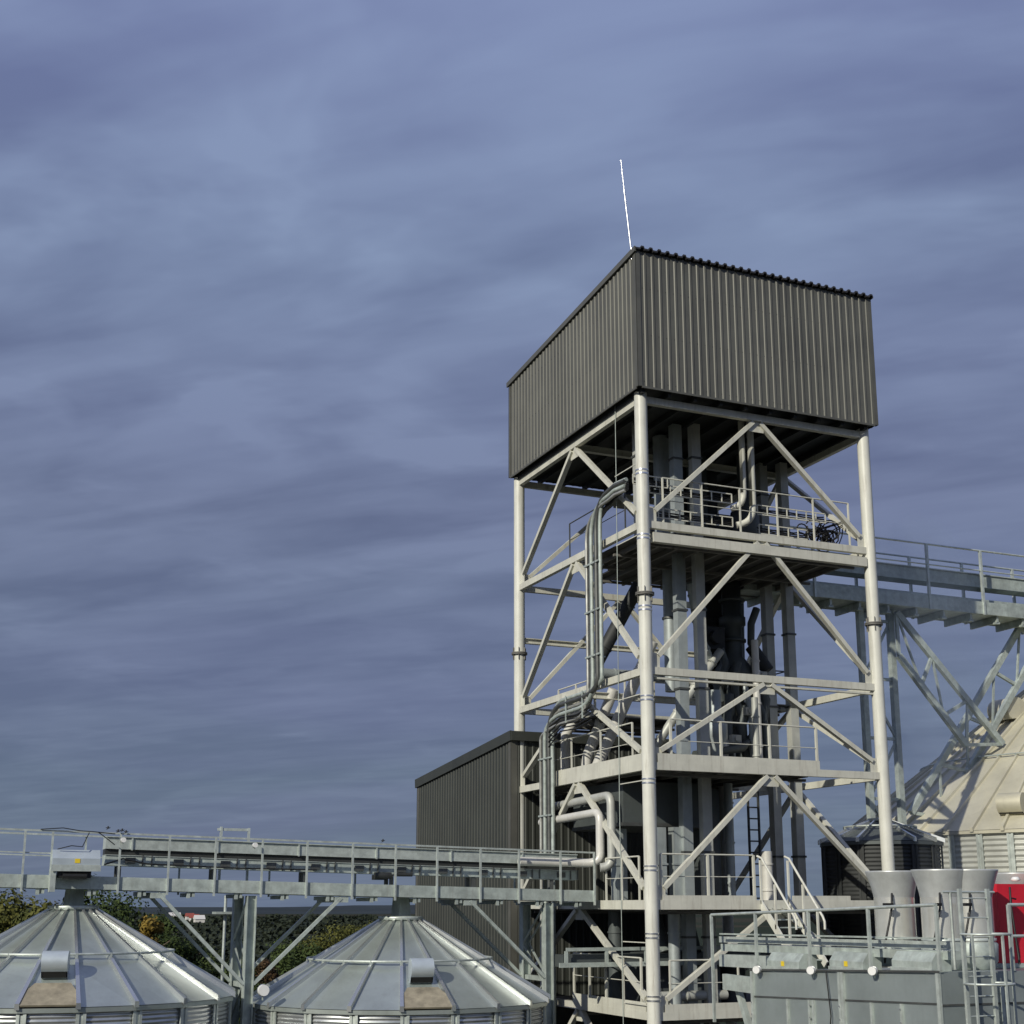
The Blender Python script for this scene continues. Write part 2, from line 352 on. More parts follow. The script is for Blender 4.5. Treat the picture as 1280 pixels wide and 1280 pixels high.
# ================================================================= LEGS, SPOUTS, MACHINERY INSIDE
def leg(x, y, w, d, mt, label, z0=GZ, z1=14.0, grp='bucket elevators inside the tower', nm='bucket_elevator', cat='elevator'):
    o = thing(nm, label, cat, (x,y,z0), grp)
    MB().box(x-w/2, x+w/2, y-d/2, y+d/2, z0, z1).build('casing', M[mt], o)
    f = MB(); z = z1 - 1.1
    while z > max(z0+.3, -4): f.box(x-w/2-.03, x+w/2+.03, y-d/2-.03, y+d/2+.03, z, z+.03).box(x-w/2-.03, x+w/2+.03, y-d/2-.03, y+d/2+.03, z+.03, z+.06); f.cut(); z -= 2.3
    f.pieces('flange', M['conduitdark' if mt != 'dark' else mt], o)
    return o
leg(2.2, 1.9, .30, .26, 'ductblue', 'bluish square elevator shaft, leftmost of the front pair inside the tower')
leg(2.68, 1.62, .30, .22, 'ductlight', 'pale square elevator shaft, right one of the front pair inside the tower')
leg(6.62, 4.0, .28, .28, 'ductlight', 'pale elevator shaft nearer the tower centre, left one of the rear pair')
leg(7.2, 3.7, .28, .28, 'ductlight', 'pale elevator shaft closest to the right tower column, right one of the rear pair', z1=14.0)
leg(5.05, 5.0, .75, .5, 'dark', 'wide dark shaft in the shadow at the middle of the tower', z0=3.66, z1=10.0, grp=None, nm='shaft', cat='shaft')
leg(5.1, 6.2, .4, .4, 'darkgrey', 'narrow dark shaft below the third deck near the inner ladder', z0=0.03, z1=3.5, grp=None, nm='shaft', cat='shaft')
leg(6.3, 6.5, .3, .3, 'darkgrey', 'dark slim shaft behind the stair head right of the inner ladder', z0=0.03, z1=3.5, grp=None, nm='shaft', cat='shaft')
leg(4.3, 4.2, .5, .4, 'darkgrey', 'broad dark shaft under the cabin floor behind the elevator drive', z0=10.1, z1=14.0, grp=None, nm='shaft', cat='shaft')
leg(1.05, 2.1, .26, .26, 'ductlight', 'slim pale duct with bolted rings behind the front tower column', z0=10.06, z1=14.0, grp=None, nm='duct', cat='duct')
rd = thing('round_duct', 'grey round duct dropping from the top deck just right of the front tower column', 'duct', (2.7,3.4,6.2))
MB().tube((2.73,3.4,6.2),(2.73,3.4,10.0),.2,16).build('pipe', M['ductblue'], rd); MB().tube((2.73,3.4,8.4),(2.73,3.4,8.46),.24,16).build('flange', M['conduitdark'], rd)
rd = thing('round_duct', 'large grey round duct between cabin floor and top deck, right of the front column', 'duct', (1.9,2.6,10.1))
MB().tube((2.35,3.0,10.06),(2.35,3.0,14.0),.26,16).build('pipe', M['ductblue'], rd); MB().tube((2.35,3.0,12.2),(2.35,3.0,12.26),.3,16).build('flange', M['conduitdark'], rd)
# dark machinery cluster
mc = thing('grain_distributor', 'dark rotary distributor with cone and outlets in the middle of the tower', 'distributor', (5.5,4.3,3.7))
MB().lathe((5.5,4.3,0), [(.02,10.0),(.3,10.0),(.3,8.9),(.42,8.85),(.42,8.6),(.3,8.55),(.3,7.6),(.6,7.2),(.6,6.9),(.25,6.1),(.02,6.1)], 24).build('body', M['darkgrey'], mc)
for k in range(8):
    t = k*PI/4; MB().path([(5.5+.45*math.cos(t),4.3+.45*math.sin(t),6.9),(5.5+.9*math.cos(t),4.3+.9*math.sin(t),5.7),(5.5+.9*math.cos(t),4.3+.9*math.sin(t),4.2)], .105, 10).build('outlet_pipe', M['ductblue' if k % 3 == 0 else 'darkgrey'], mc)
mo = MB()
for z in (9.4,8.1,7.3,5.9): mo.lathe((5.5,4.3,z), [(.32,-.04),(.42,-.04),(.42,.04),(.32,.04)], 20); mo.cut()
mo.pieces('bolted_ring', M['darkgrey'], mc)
MB().tube((5.9,3.9,7.9),(6.3,3.6,7.1),.2,12).build('side_duct', M['dark'], mc)
MB().box(4.2,4.9,3.8,4.5,7.7,8.4).tube((4.55,3.6,8.05),(4.55,4.7,8.05),.22,12).build('gearmotor', M['dark'], mc)
MB().box(5.1,5.8,4.6,5.3,5.2,6.4).box(5.2,5.7,4.3,4.62,5.4,6.0).build('gearmotor', M['darkgrey'], mc)
nv = MB()
for k, (x, y, z, r_, a_) in enumerate(((4.9,3.7,5.6,.16,.5),(5.2,3.6,6.6,.13,1.4),(6.0,3.7,6.0,.15,2.2),(4.7,3.8,7.0,.14,.2),(5.5,3.6,5.2,.17,1.1),(6.1,3.8,8.4,.12,.9))):
    nv.path([(x,y,z+.7),(x+.25*math.cos(a_*3),y,z+.2),(x-.2*math.sin(a_*2),y+.1,z-.4),(x+.1,y+.1,z-.9)], r_, 10); nv.cut()
nv.pieces('bent_chute', M['darkgrey'], mc)
vb = MB()
for (x, y, z) in ((4.75,3.5,6.75),(5.4,3.4,5.75),(5.95,3.45,6.9),(4.95,3.5,4.9)):
    vb.box(x-.16,x+.16,y-.1,y+.1,z-.12,z+.12); vb.tube((x,y-.16,z),(x,y-.1,z),.09,10); vb.cut()
vb.pieces('valve_box', M['ductlight'], mc)
vm = thing('elevator_drive', 'dark elevator drive with round housings on the top deck under the cabin', 'machine', (4.0,3.4,10.06))
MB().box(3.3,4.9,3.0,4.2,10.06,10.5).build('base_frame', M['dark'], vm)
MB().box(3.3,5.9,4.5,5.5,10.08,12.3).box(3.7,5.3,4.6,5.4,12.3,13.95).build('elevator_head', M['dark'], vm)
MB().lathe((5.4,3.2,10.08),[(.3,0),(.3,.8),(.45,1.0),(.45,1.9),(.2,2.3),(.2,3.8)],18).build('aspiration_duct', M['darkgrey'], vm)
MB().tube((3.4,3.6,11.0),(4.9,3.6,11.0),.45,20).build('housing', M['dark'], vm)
MB().tube((4.9,3.6,11.0),(5.5,3.6,11.0),.2,14).build('motor', M['darkgrey'], vm)
MB().lathe((2.9,2.9,10.06), [(.02,1.3),(.3,1.3),(.5,.9),(.5,.2),(.6,0)], 18).build('hopper', M['darkgrey'], vm)
def pipe(name, label, cat, pts, r, mt, rings=0, group=None, n=14):
    o = thing(name, label, cat, (pts[0][0],pts[0][1],min(p[2] for p in pts)), group)
    MB().path(pts, r, n).build('pipe', M[mt], o)
    if rings:
        f = MB()
        for (p, q) in zip(pts[:-1], pts[1:]):
            p, q = V(p), V(q); L = (q-p).length; k = max(0, int(L/rings))
            for i in range(k):
                c = p.lerp(q, (i+.5)/k); d = (q-p).normalized()*.025; f.tube(c-d, c+d, r+.025, n); f.cut()
        if f.v: f.pieces('clamp_ring', M[mt], o)
    return o
def bend(p, c, q, k=6):
    """points rounding the corner at c between p and q"""
    p, c, q = V(p), V(c), V(q); return [tuple((1-t)**2*p + 2*t*(1-t)*c + t*t*q) for t in [i/k for i in range(k+1)]]
SG = 'pale round spouts slanting down inside the tower'
pipe('grain_spout', 'long white round spout slanting down behind the front tower column to the third deck', 'spout', [(1.9,3.0,7.6),(.9,4.6,4.2),(.75,4.8,3.7)], .17, 'spout', 1.3, SG)
pipe('grain_spout', 'white round spout slanting down just left of the longest spout', 'spout', [(1.2,4.2,6.3),(.75,5.1,4.4),(.7,5.2,3.7)], .16, 'spout', 1.2, SG)
pipe('grain_spout', 'short pale spout crossing the shadow high on the left, leftmost of the slanting spouts', 'spout', [(.9,5.6,6.0),(.5,6.1,5.1),(.5,6.2,3.7)], .15, 'spout', 1.2, SG)
pipe('grain_spout', 'white spout angled down behind the right front deck railing', 'spout', [(5.3,4.4,5.9),(4.6,3.6,4.6),(4.4,3.4,3.7)], .15, 'spout', .8, SG)
pipe('dark_duct', 'dark round duct slanting down left of the front elevator legs', 'duct', [(1.7,3.4,9.4),(1.2,3.9,8.2),(.5,4.2,6.8)], .2, 'dark', 1.0)
pipe('vertical_pipe', 'slim white vertical pipe right of the dark machinery in mid tower', 'pipe', [(5.45,3.0,7.9),(5.45,3.0,4.0),(5.45,3.0,3.7)], .11, 'spout', 1.0)
pipe('vertical_pipe', 'short white pipe standing on the stair deck behind the stair head', 'pipe', [(4.9,2.0,1.5),(4.9,2.0,0.04)], .16, 'spout', .7)
UG = 'bent drop pipes under the cabin floor'
pipe('drop_pipe', 'pale drop pipe under the cabin with hooked lower end, longer of the pair', 'pipe', [(3.95,.55,13.9),(3.95,.55,11.3)] + bend((3.95,.55,11.3),(3.95,.55,10.8),(3.5,.75,10.75)), .1, 'paint', 0, UG)
pipe('drop_pipe', 'pale drop pipe under the cabin with hooked lower end, shorter of the pair', 'pipe', [(3.68,.6,13.9),(3.68,.6,11.7)] + bend((3.68,.6,11.7),(3.68,.6,11.3),(3.35,.8,11.25)), .09, 'paint', 0, UG)
deckpart(.6, 3.6, 4.3, 6.8, 5.45, 4)
rails(T, (.6,4.25,5.5), (3.6,4.25,5.5), 4, 1.1, mt='paint'); rails(T, (.6,4.3,5.5), (.6,6.8,5.5), 3, 1.1, mt='paint')
pipe('aspiration_pipe', 'grey aspiration pipe running level behind the second beam of the tower', 'pipe', [(1.0,5.0,6.9),(3.6,5.0,6.9),(5.0,5.0,6.2)], .16, 'ductblue', .9)
pipe('aspiration_pipe', 'grey pipe angled between the two front elevator shafts and the dark distributor', 'pipe', [(3.0,2.6,9.4),(3.6,3.2,8.0),(4.4,3.8,7.2)], .13, 'ductblue', .8)
pipe('aspiration_pipe', 'dark pipe rising steeply behind the rear pair of elevator shafts', 'pipe', [(6.2,5.5,3.7),(7.0,6.2,7.0),(7.2,6.4,9.9)], .12, 'darkgrey', 1.2)
pipe('aspiration_pipe', 'dark pipe crossing behind the right front railing of the third deck', 'pipe', [(3.2,3.0,4.3),(5.0,3.2,4.6),(6.6,4.4,5.6)], .12, 'darkgrey', 1.2)
for (x, y, z0_, z1_, r_, mt_, lb_) in ((4.25,2.9,.04,3.5,.13,'ductblue','slim grey riser standing right of the tall dark housing under the third deck'),(4.75,3.9,.04,3.5,.17,'ductlight','pale riser between the dark housing and the inner ladder'),(3.1,3.6,3.7,9.9,.13,'ductlight','slim pale riser just right of the front elevator pair'),(6.1,5.6,3.7,9.9,.16,'ductblue','grey riser behind the rear elevator pair'),(3.3,3.9,-2.7,-.1,.18,'ductblue','grey riser in shade under the stair deck'),(4.9,2.3,3.7,6.0,.1,'ductlight','short slim riser behind the middle of the third deck railing')):
    pipe('riser_pipe', lb_, 'pipe', [(x,y,z1_),(x,y,z0_)], r_, mt_, 1.1, 'slim risers inside the tower')
pipe('grain_spout', 'grey spout slanting from the dark distributor down toward the left column', 'spout', [(4.6,3.6,7.6),(3.2,3.4,6.0),(2.0,4.4,3.7)], .13, 'ductlight', .9, SG)
pipe('grain_spout', 'grey spout slanting from the dark distributor down to the right', 'spout', [(5.8,3.6,7.4),(6.6,4.6,5.4),(6.7,5.2,3.7)], .12, 'ductblue', .9, SG)
fl_ = thing('flow_divider', 'small grey flow divider with flanged legs standing on the third deck behind the railing', 'machine', (3.7,2.6,3.7))
MB().lathe((3.7,2.6,3.68),[(.16,0),(.16,.7),(.36,1.1),(.36,1.5),(.2,1.7),(.2,2.5)],16).build('body', M['ductblue'], fl_); MB().tube((3.7,2.6,4.2),(3.1,2.4,3.72),.1,10).build('side_outlet', M['ductblue'], fl_)
# hopper bin and stubs under the third deck
hb = thing('hopper_bin', 'dark grey box bin hanging under the third deck above short pale ducts', 'bin', (2.2,3.5,1.5))
MB().box(.5,3.3,2.4,5.6,2.15,3.4).build('body', M['darkgrey'], hb)
MB().bar((.45,2.37,2.2),(3.35,2.37,2.2),.05,.1).bar((.47,2.4,2.2),(.47,5.6,2.2),.05,.1).build('rim', M['conduitdark'], hb)
def stub(x, y, w, z0, z1, label):
    o = thing('drop_duct', label, 'duct', (x,y,z0), 'short pale ducts under the dark bin')
    MB().box(x-w/2,x+w/2,y-w/2,y+w/2,z0,z1).build('casing', M['ductblue'], o)
    MB().box(x-w/2-.03,x+w/2+.03,y-w/2-.03,y+w/2+.03,(z0+z1)/2,(z0+z1)/2+.05).build('flange', M['ductblue'], o)
stub(1.35,2.0,.34,.04,2.1,'short square duct just right of the front tower column under the dark bin')
stub(1.95,2.05,.3,.04,2.12,'short square duct between its twin and the tall elevator legs')
stub(-.0+.7,3.1,.34,.04,2.1,'short square duct left of the front tower column under the dark bin')
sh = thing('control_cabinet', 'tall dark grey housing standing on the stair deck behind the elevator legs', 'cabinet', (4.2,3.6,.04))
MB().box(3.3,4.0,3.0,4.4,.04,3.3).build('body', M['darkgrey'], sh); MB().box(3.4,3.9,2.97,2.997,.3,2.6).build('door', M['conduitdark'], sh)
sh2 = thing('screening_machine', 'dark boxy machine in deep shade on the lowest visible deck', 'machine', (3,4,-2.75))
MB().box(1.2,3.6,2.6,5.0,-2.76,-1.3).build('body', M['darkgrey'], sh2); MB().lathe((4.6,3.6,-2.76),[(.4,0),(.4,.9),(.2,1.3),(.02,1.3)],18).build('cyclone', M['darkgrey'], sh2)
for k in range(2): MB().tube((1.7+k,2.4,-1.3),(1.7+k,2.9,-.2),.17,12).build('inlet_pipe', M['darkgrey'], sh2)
# cable trays and tangle on the top deck
def tray(x0_, x1_, y, z, label, mt='paint'):
    o = thing('cable_tray', label, 'cable tray', ((x0_+x1_)/2,y,z), 'ladder cable trays on the top deck')
    MB().bar((x0_,y,z),(x1_,y,z),.03,.03).bar((x0_,y,z+.28),(x1_,y,z+.28),.03,.03).build('side_rail', M[mt], o)
    f = MB(); n = int((x1_-x0_)/.33)
    for i in range(n+1): f.bar((x0_+(x1_-x0_)*i/n,y,z),(x0_+(x1_-x0_)*i/n,y,z+.28),.025,.03); f.cut()
    f.pieces('rung', M[mt], o)
    c = MB()
    for k in range(3): c.path([(x0_+(x1_-x0_)*i/12,y+.05+.02*k,z+.07+.06*k+random.uniform(-.015,.015)) for i in range(13)], .022, 6)
    c.build('cable', M['black'], o)
tray(.5,3.2,.5,11.3,'pale ladder cable tray, upper one left of the drop pipes')
tray(.5,3.3,.65,10.65,'pale ladder cable tray, lower one left of the drop pipes')
tray(4.2,6.6,.7,11.15,'pale ladder cable tray right of the drop pipes, upper one')
tray(4.3,6.0,.8,10.6,'pale ladder cable tray right of the drop pipes, lower one')
tray(-.1,1.0,.35,11.45,'short ladder cable tray at the front corner of the tower where the conduits end')
tg = MB()
for k in range(26):
    c = V((6.5+random.uniform(-.6,.5), .9+random.uniform(-.2,.3), 10.8+random.uniform(-.25,.25))); rr = random.uniform(.12,.38); ph = random.uniform(0,6); ax = random.uniform(-.5,.5)
    tg.path([c + V((rr*math.cos(ph+t*.55), rr*math.sin(ax)*math.sin(ph+t*.55), rr*.8*math.sin(ph+t*.55))) for t in range(10)], .022, 5)
for k in range(5): tg.path([(5.9+.3*k,.9,10.4),(6.2+.3*k,1.0,10.9+.1*(k%2)),(7.3,.8,11.3-.05*k)], .018, 5)
tag(tg.build('cable_tangle', M['black']), 'dark tangle of looped cables behind the right end of the top deck guardrail', 'cables')

# ---------------------------------------------------------------- conduit bundle on the left face
cb = thing('conduit_bundle', 'bundle of vertical metal conduits bending around the left face of the tower', 'conduits', (-.35,3,GZ))
for k in range(6):
    off = (k-2.5)*.155; x = -.3 - .05*(k % 2); e = k*.11
    top = [(x+.1, .55, 11.62-e*.6), (x, 1.0, 11.6-e*.6)] + bend((x,1.35,11.55-e*.6),(x,2.42+off,11.45-e*.4),(x,2.42+off,10.5-e*.3))
    mid = [(x,2.42+off,8.5),(x,2.42+off,6.4)]
    lo = bend((x,2.42+off,6.25),(x,2.42+off,5.62-off*.9),(x,3.4+off*.4,5.60-off*.9)) + bend((x,4.7,5.58-off*.9),(x,5.72+off*.95,5.5-off*.9),(x,5.72+off*.95,4.9))
    end = [(x,5.72+off*.95,2.0),(x,5.72+off*.95,-1),(x,5.72+off*.95,-3),(x,5.72+off*.95,-8)]
    MB().path(top+mid+lo+end, .048 + .012*((k+1) % 3), 10).build('conduit', M[('galvdull','conduitdark','conduit')[k % 3]], cb)  # the dark conduits stand in for shaded gaps between the tubes
for k in range(5):
    e = .05*k; MB().path([(-.22,.4,11.5-e),(-.25,1.2,11.42-e),(-.25,1.9,11.1-e),(-.27,2.2+.02*k,10.7)], .02, 5).build('cable', M['black'], cb)
    MB().path([(-.36,2.6,5.5-e*2),(-.38,3.5,5.36-e*2),(-.38,4.6,5.4-e*2),(-.38,5.5,5.2-e*3)], .022, 5).build('cable', M['black'], cb)
for z in (9.6,8.2,6.9): MB().bar((-.40,1.98,z),(-.40,2.86,z),.03,.05).bar((-.25,2.4,z),(0.0,2.4,z),.04,.04).build('bracket', M['galvdull'], cb)
for z in (4.3,2.6,.9): MB().bar((-.40,5.28,z),(-.40,6.16,z),.03,.05).build('bracket', M['galvdull'], cb)
for y in (3.1,4.2): MB().bar((-.4,y,5.2),(-.4,y,6.0),.04,.03).bar((-.3,y,5.62),(0,y,6.0),.03,.03).build('bracket', M['galvdull'], cb)
# two aspiration ducts low on the left face
DG = 'pair of white ducts looping down on the left face'
pipe('air_duct', 'outer white duct looping from under the third deck down to the walkway', 'duct', [(.1,6.6,2.9),(.1,2.75,2.98)] + bend((.1,2.65,2.98),(.1,2.38,2.98),(.1,2.38,2.7)) + [(.1,2.38,1.4)] + bend((.1,2.38,1.3),(.1,2.38,1.0),(-.2,2.5,1.0)) , .12, 'ductlight', 0, DG)
pipe('air_duct', 'inner white duct looping down beside the outer one and running along the walkway conveyor', 'duct', [(-.1,6.6,2.45),(-.1,3.05,2.52)] + bend((-.1,2.95,2.52),(-.1,2.68,2.52),(-.1,2.68,2.25)) + [(-.1,2.68,1.5)] + bend((-.1,2.68,1.4),(-.1,2.68,1.14),(-.4,2.85,1.13)) + [(-1.0,3.05,1.14),(-2.4,3.05,1.16)], .12, 'spout', 0, DG)

# ================================================================= LEFT WALKWAY WITH CONVEYOR
zw = lambda a: .08 + .021 * (-a - .85)
WK = thing('conveyor_walkway', 'long galvanised walkway with railings running from the left edge over both silos to the tower', 'walkway', (-12,3.5,-.3))
aL, aR = -25.0, -.26
for b in (2.72, 4.45):
    MB().bar((aL,b,zw(aL)+.16),(aR,b,zw(aR)+.16),.05,.3).build('side_channel', M['galvdull'], WK)
    MB().bar((aL,b-.02 if b<3 else b+.02,zw(aL)+1.34),(aR,b-.02 if b<3 else b+.02,zw(aR)+1.34),.05,.045).build('handrail', M['galv'], WK)
    MB().bar((aL,b,zw(aL)+.82),(-13.9 if b < 3 else aR,b,zw(-13.9 if b < 3 else aR)+.82),.03,.03).build('mid_rail', M['galv'], WK)
posts = [-15.23,-14.61,-13.05,-11.88,-10.75,-9.58,-8.43,-7.23,-6.07,-4.92,-3.69,-2.57,-1.33,-.3] + [-16.4-1.17*k for k in range(7)]
for a in posts:
    MB().bar((a,2.67,zw(a)-.08),(a,2.67,zw(a)+1.32),.06,.045).build('post', M['galv'], WK)
for a in [-1.9-2.35*k for k in range(10)]:
    MB().bar((a,4.5,zw(a)-.05),(a,4.5,zw(a)+1.32),.05,.045).build('post', M['galvdull'], WK)
MB().bar((aL,3.58,zw(aL)+.3),(aR,3.58,zw(aR)+.3),1.66,.03).build('floor_grating', M['galvdull'], WK)
hg = MB()
for k in range(21):
    a = -.7 - 1.17*k; hg.bar((a,2.74,zw(a)-.06),(a,4.44,zw(a)-.06),.06,.1)
    hg.box(a-.16,a-.08,2.74,2.8,zw(a)-.14,zw(a)+.02); hg.cut()
hg.pieces('cross_bearer', M['galvdull'], WK)
# chain conveyor
CV = thing('chain_conveyor', 'long enclosed galvanised chain conveyor lying along the left walkway behind its railing', 'conveyor', (-7,3.6,.4))
c0, c1 = -13.3, -.5
def strip(z0, z1, y0_, y1_, nm, mt, par=CV):
    zc = (z0+z1)/2; return MB().bar((c0,(y0_+y1_)/2,zw(c0)+zc),(c1,(y0_+y1_)/2,zw(c1)+zc),y1_-y0_,z1-z0).build(nm, M[mt], par)
strip(1.0,1.27,3.35,3.95,'top_cover','galv'); strip(1.28,1.305,3.3,4.0,'cover_lip','galvdull'); strip(.86,.995,3.42,3.88,'gap_shade','dark'); strip(.60,.84,3.36,3.94,'return_trough','galvdull'); strip(.845,.86,3.33,3.97,'cover_lip','galv')  # the dark strip is the shade in the gap between trough and cover
kb = MB(); sp = MB()
for k in range(11):
    a = -1.0 - 1.17*k
    kb.box(a-.12,a+.12,3.30,3.355,zw(a)+.66,zw(a)+.80); kb.cut(); kb.box(a+.28,a+.31,3.32,3.355,zw(a)+.60,zw(a)+.86); kb.cut(); kb.box(a+.5,a+.53,3.32,3.355,zw(a)+.60,zw(a)+.86); kb.cut()
    if k % 2 == 0: sp.box(a-.3,a-.2,3.4,3.46,zw(a)+.32,zw(a)+.6); sp.cut(); sp.box(a-.3,a-.2,3.84,3.9,zw(a)+.32,zw(a)+.6); sp.cut()
kb.pieces('hatch_clip', M['conduitdark'], CV); sp.pieces('support_foot', M['conduitdark'], CV)
jn = MB()
for k in range(6):
    a = -2.2 - 2.1*k; jn.box(a,a+.04,3.31,3.35,zw(a)+.98,zw(a)+1.31); jn.cut()
jn.pieces('joint_flange', M['galv'], CV)
MB().path([(-13.35,3.0,.95),(-12.9,3.2,1.1),(-12.3,3.28,.98),(-10,3.28,.9),(-8,3.28,.88)], .02, 5).build('power_cable', M['black'], CV)
dz = MB(); dz.box(-6.5,-6.1,3.3,3.34,zw(-6)+.45,zw(-6)+.58).tube((-6.45,3.25,.75),(-6.0,3.25,.75),.09,10); dz.tube((-5.9,3.28,.78),(-5.4,3.28,.78),.05,8)
dz.build('slide_gate_drive', M['dark'], CV)
# motor cover box at left end
def motor_cover(x0_, x1_, y0_, y1_, z0, z1, label, mt='cover', sticker=True, group=None, axis='x'):
    o = thing('motor_cover', label, 'motor cover', ((x0_+x1_)/2,(y0_+y1_)/2,z0), group)
    if axis == 'x':
        pr = [(y0_,z0),(y0_,z0+(z1-z0)*.55),(y0_+(y1_-y0_)*.25,z1),(y1_,z1),(y1_,z0)]
        vs = [(x0_,y,z) for y,z in pr] + [(x1_,y,z) for y,z in pr]
    else:
        pr = [(x0_,z0),(x0_,z0+(z1-z0)*.5),(x0_+(x1_-x0_)*.3,z1),(x1_,z1),(x1_,z0)]
        vs = [(x,y1_,z) for x,z in pr] + [(x,y0_,z) for x,z in pr]
    n = 5; MB().add(vs, [tuple(range(n)), tuple(range(n,2*n))[::-1]] + [(i,n+i,n+(i+1)%n,(i+1)%n) for i in range(n)]).build('housing', M[mt], o)
    if axis == 'x':
        MB().box(x0_-.02,x1_+.02,y0_-.02,y0_-.004,z0-.05,z0+.1).build('base_flange', M['galv'], o)
        if sticker:
            xm = x0_+(x1_-x0_)*.52; MB().box(xm-.06,xm+.06,y0_-.008,y0_-.002,z0+.14,z0+.24).build('warning_sticker', M['yellow'], o)
    else:
        MB().box(x0_-.02,x0_-.004,y0_-.02,y1_+.02,z0-.03,z0+.05).build('base_flange', M['galv'], o)
        if sticker:
            ym = (y0_+y1_)/2; MB().box(x0_-.008,x0_-.002,ym-.05,ym+.05,z0+.06,z0+.15).build('warning_sticker', M['yellow'], o)
    return o
o = motor_cover(-14.6,-13.52,2.42,3.0,.82,1.27,'pale blue grey motor cover with yellow sticker at the left end of the walkway conveyor')
MB().box(-14.45,-13.7,2.5,2.95,.62,.8).tube((-14.35,2.5,.66),(-13.8,2.5,.66),.08,10).build('gearmotor', M['black'], o)
MB().box(-14.62,-14.5,2.45,2.9,.3,.82).build('mounting_leg', M['galv'], o)
cbx = MB(); cbx.path([(-14.9,2.65,1.74),(-14.4,2.6,1.78),(-14.0,2.6,1.72),(-13.7,2.5,1.7),(-13.2,2.55,1.66)], .012, 5); cbx.path([(-14.5,2.5,1.28),(-14.2,2.4,1.36),(-13.95,2.42,1.34),(-13.8,2.55,1.68)], .012, 5); cbx.path([(-13.6,2.55,1.7),(-13.4,2.5,1.55),(-13.2,2.5,1.4)], .012, 5)
tag(cbx.build('loose_cable', M['black']), 'loose black cables draped over the handrail above the pale motor cover', 'cable')
fr = thing('position_frame', 'small galvanised frame sticking up above the walkway handrail between the two silos', 'frame', (-9.9,4.6,.4))
MB().bar((-10.25,4.6,.35),(-10.25,4.6,2.0),.09,.06).bar((-9.52,4.6,.35),(-9.52,4.6,1.98),.06,.06).build('post', M['galv'], fr); MB().bar((-10.35,4.6,1.93),(-9.5,4.6,1.93),.05,.07).build('crossbar', M['galv'], fr)
lamps = []
def lamp(x, y, z, label, r=.06, group='small white round lamps', dr=(0,-1,0)):
    o = thing('floodlight', label, 'floodlight', (x,y,z), group); d = V(dr)
    c = V((x,y,z)); MB().tube(c+d*.04, c+d*.13, r, 16).build('housing', M['white'], o); MB().tube(c, c+d*.05, r*1.12, 16).build('rim', M['alu'], o)
    MB().bar(c-V((0,0,r*1.8)), c, .03, .03).build('bracket', M['galvdull'], o); return o
lamp(-9.8,2.63,1.45,'small white round lamp on the walkway railing between the two silos')
lamp(-13.0,2.63,1.52,'small white lamp on the walkway railing just right of the pale motor cover')
# walkway supports
def support(a, label, left=True, right=True):
    o = thing('support_trestle', label, 'trestle', (a,3.5,GZ), 'lattice trestles under the left walkway'); zt_ = zw(a)-.05
    for b in (2.85,4.35): MB().ibeam((a-.001,b,GZ),(a,b,zt_),.26,.24,.02,(1,0,0)).build('column', M['galvdull'], o)
    lt = MB(); z = zt_-.1; s = 1
    while z > -9:
        for dx in (-.09,.09): lt.bar((a+dx,2.9 if s > 0 else 4.3,z),(a+dx,4.3 if s > 0 else 2.9,z-1.0),.05,.035)
        z -= 1.0; s = -s
    lt.build('lattice', M['galvdull'], o)
    MB().bar((a,2.9,-1.95),(a,4.3,-1.95),.12,.12).build('tie', M['galvdull'], o)
    for s, on in ((-1,left),(1,right)):
        if on:
            for b in (2.78,4.4): MB().bar((a+s*.12,b,-1.9),(a+s*2.3,b,zw(a+s*2.3)-.04),.08,.11,(0,1,0)).build('brace', M['galvdull'], o)
    for s, on in ((-1,left),(1,right)):
        if on: MB().box(a+s*2.3-.18,a+s*2.3+.18,2.74,4.45,zw(a+s*2.3)-.16,zw(a+s*2.3)-.02).build('corbel', M['galvdull'], o)
    return o
support(-9.78,'galvanised trestle with V braces holding up the walkway between the two silos')
support(-1.65,'galvanised lattice trestle holding up the walkway next to the tower', True, False)

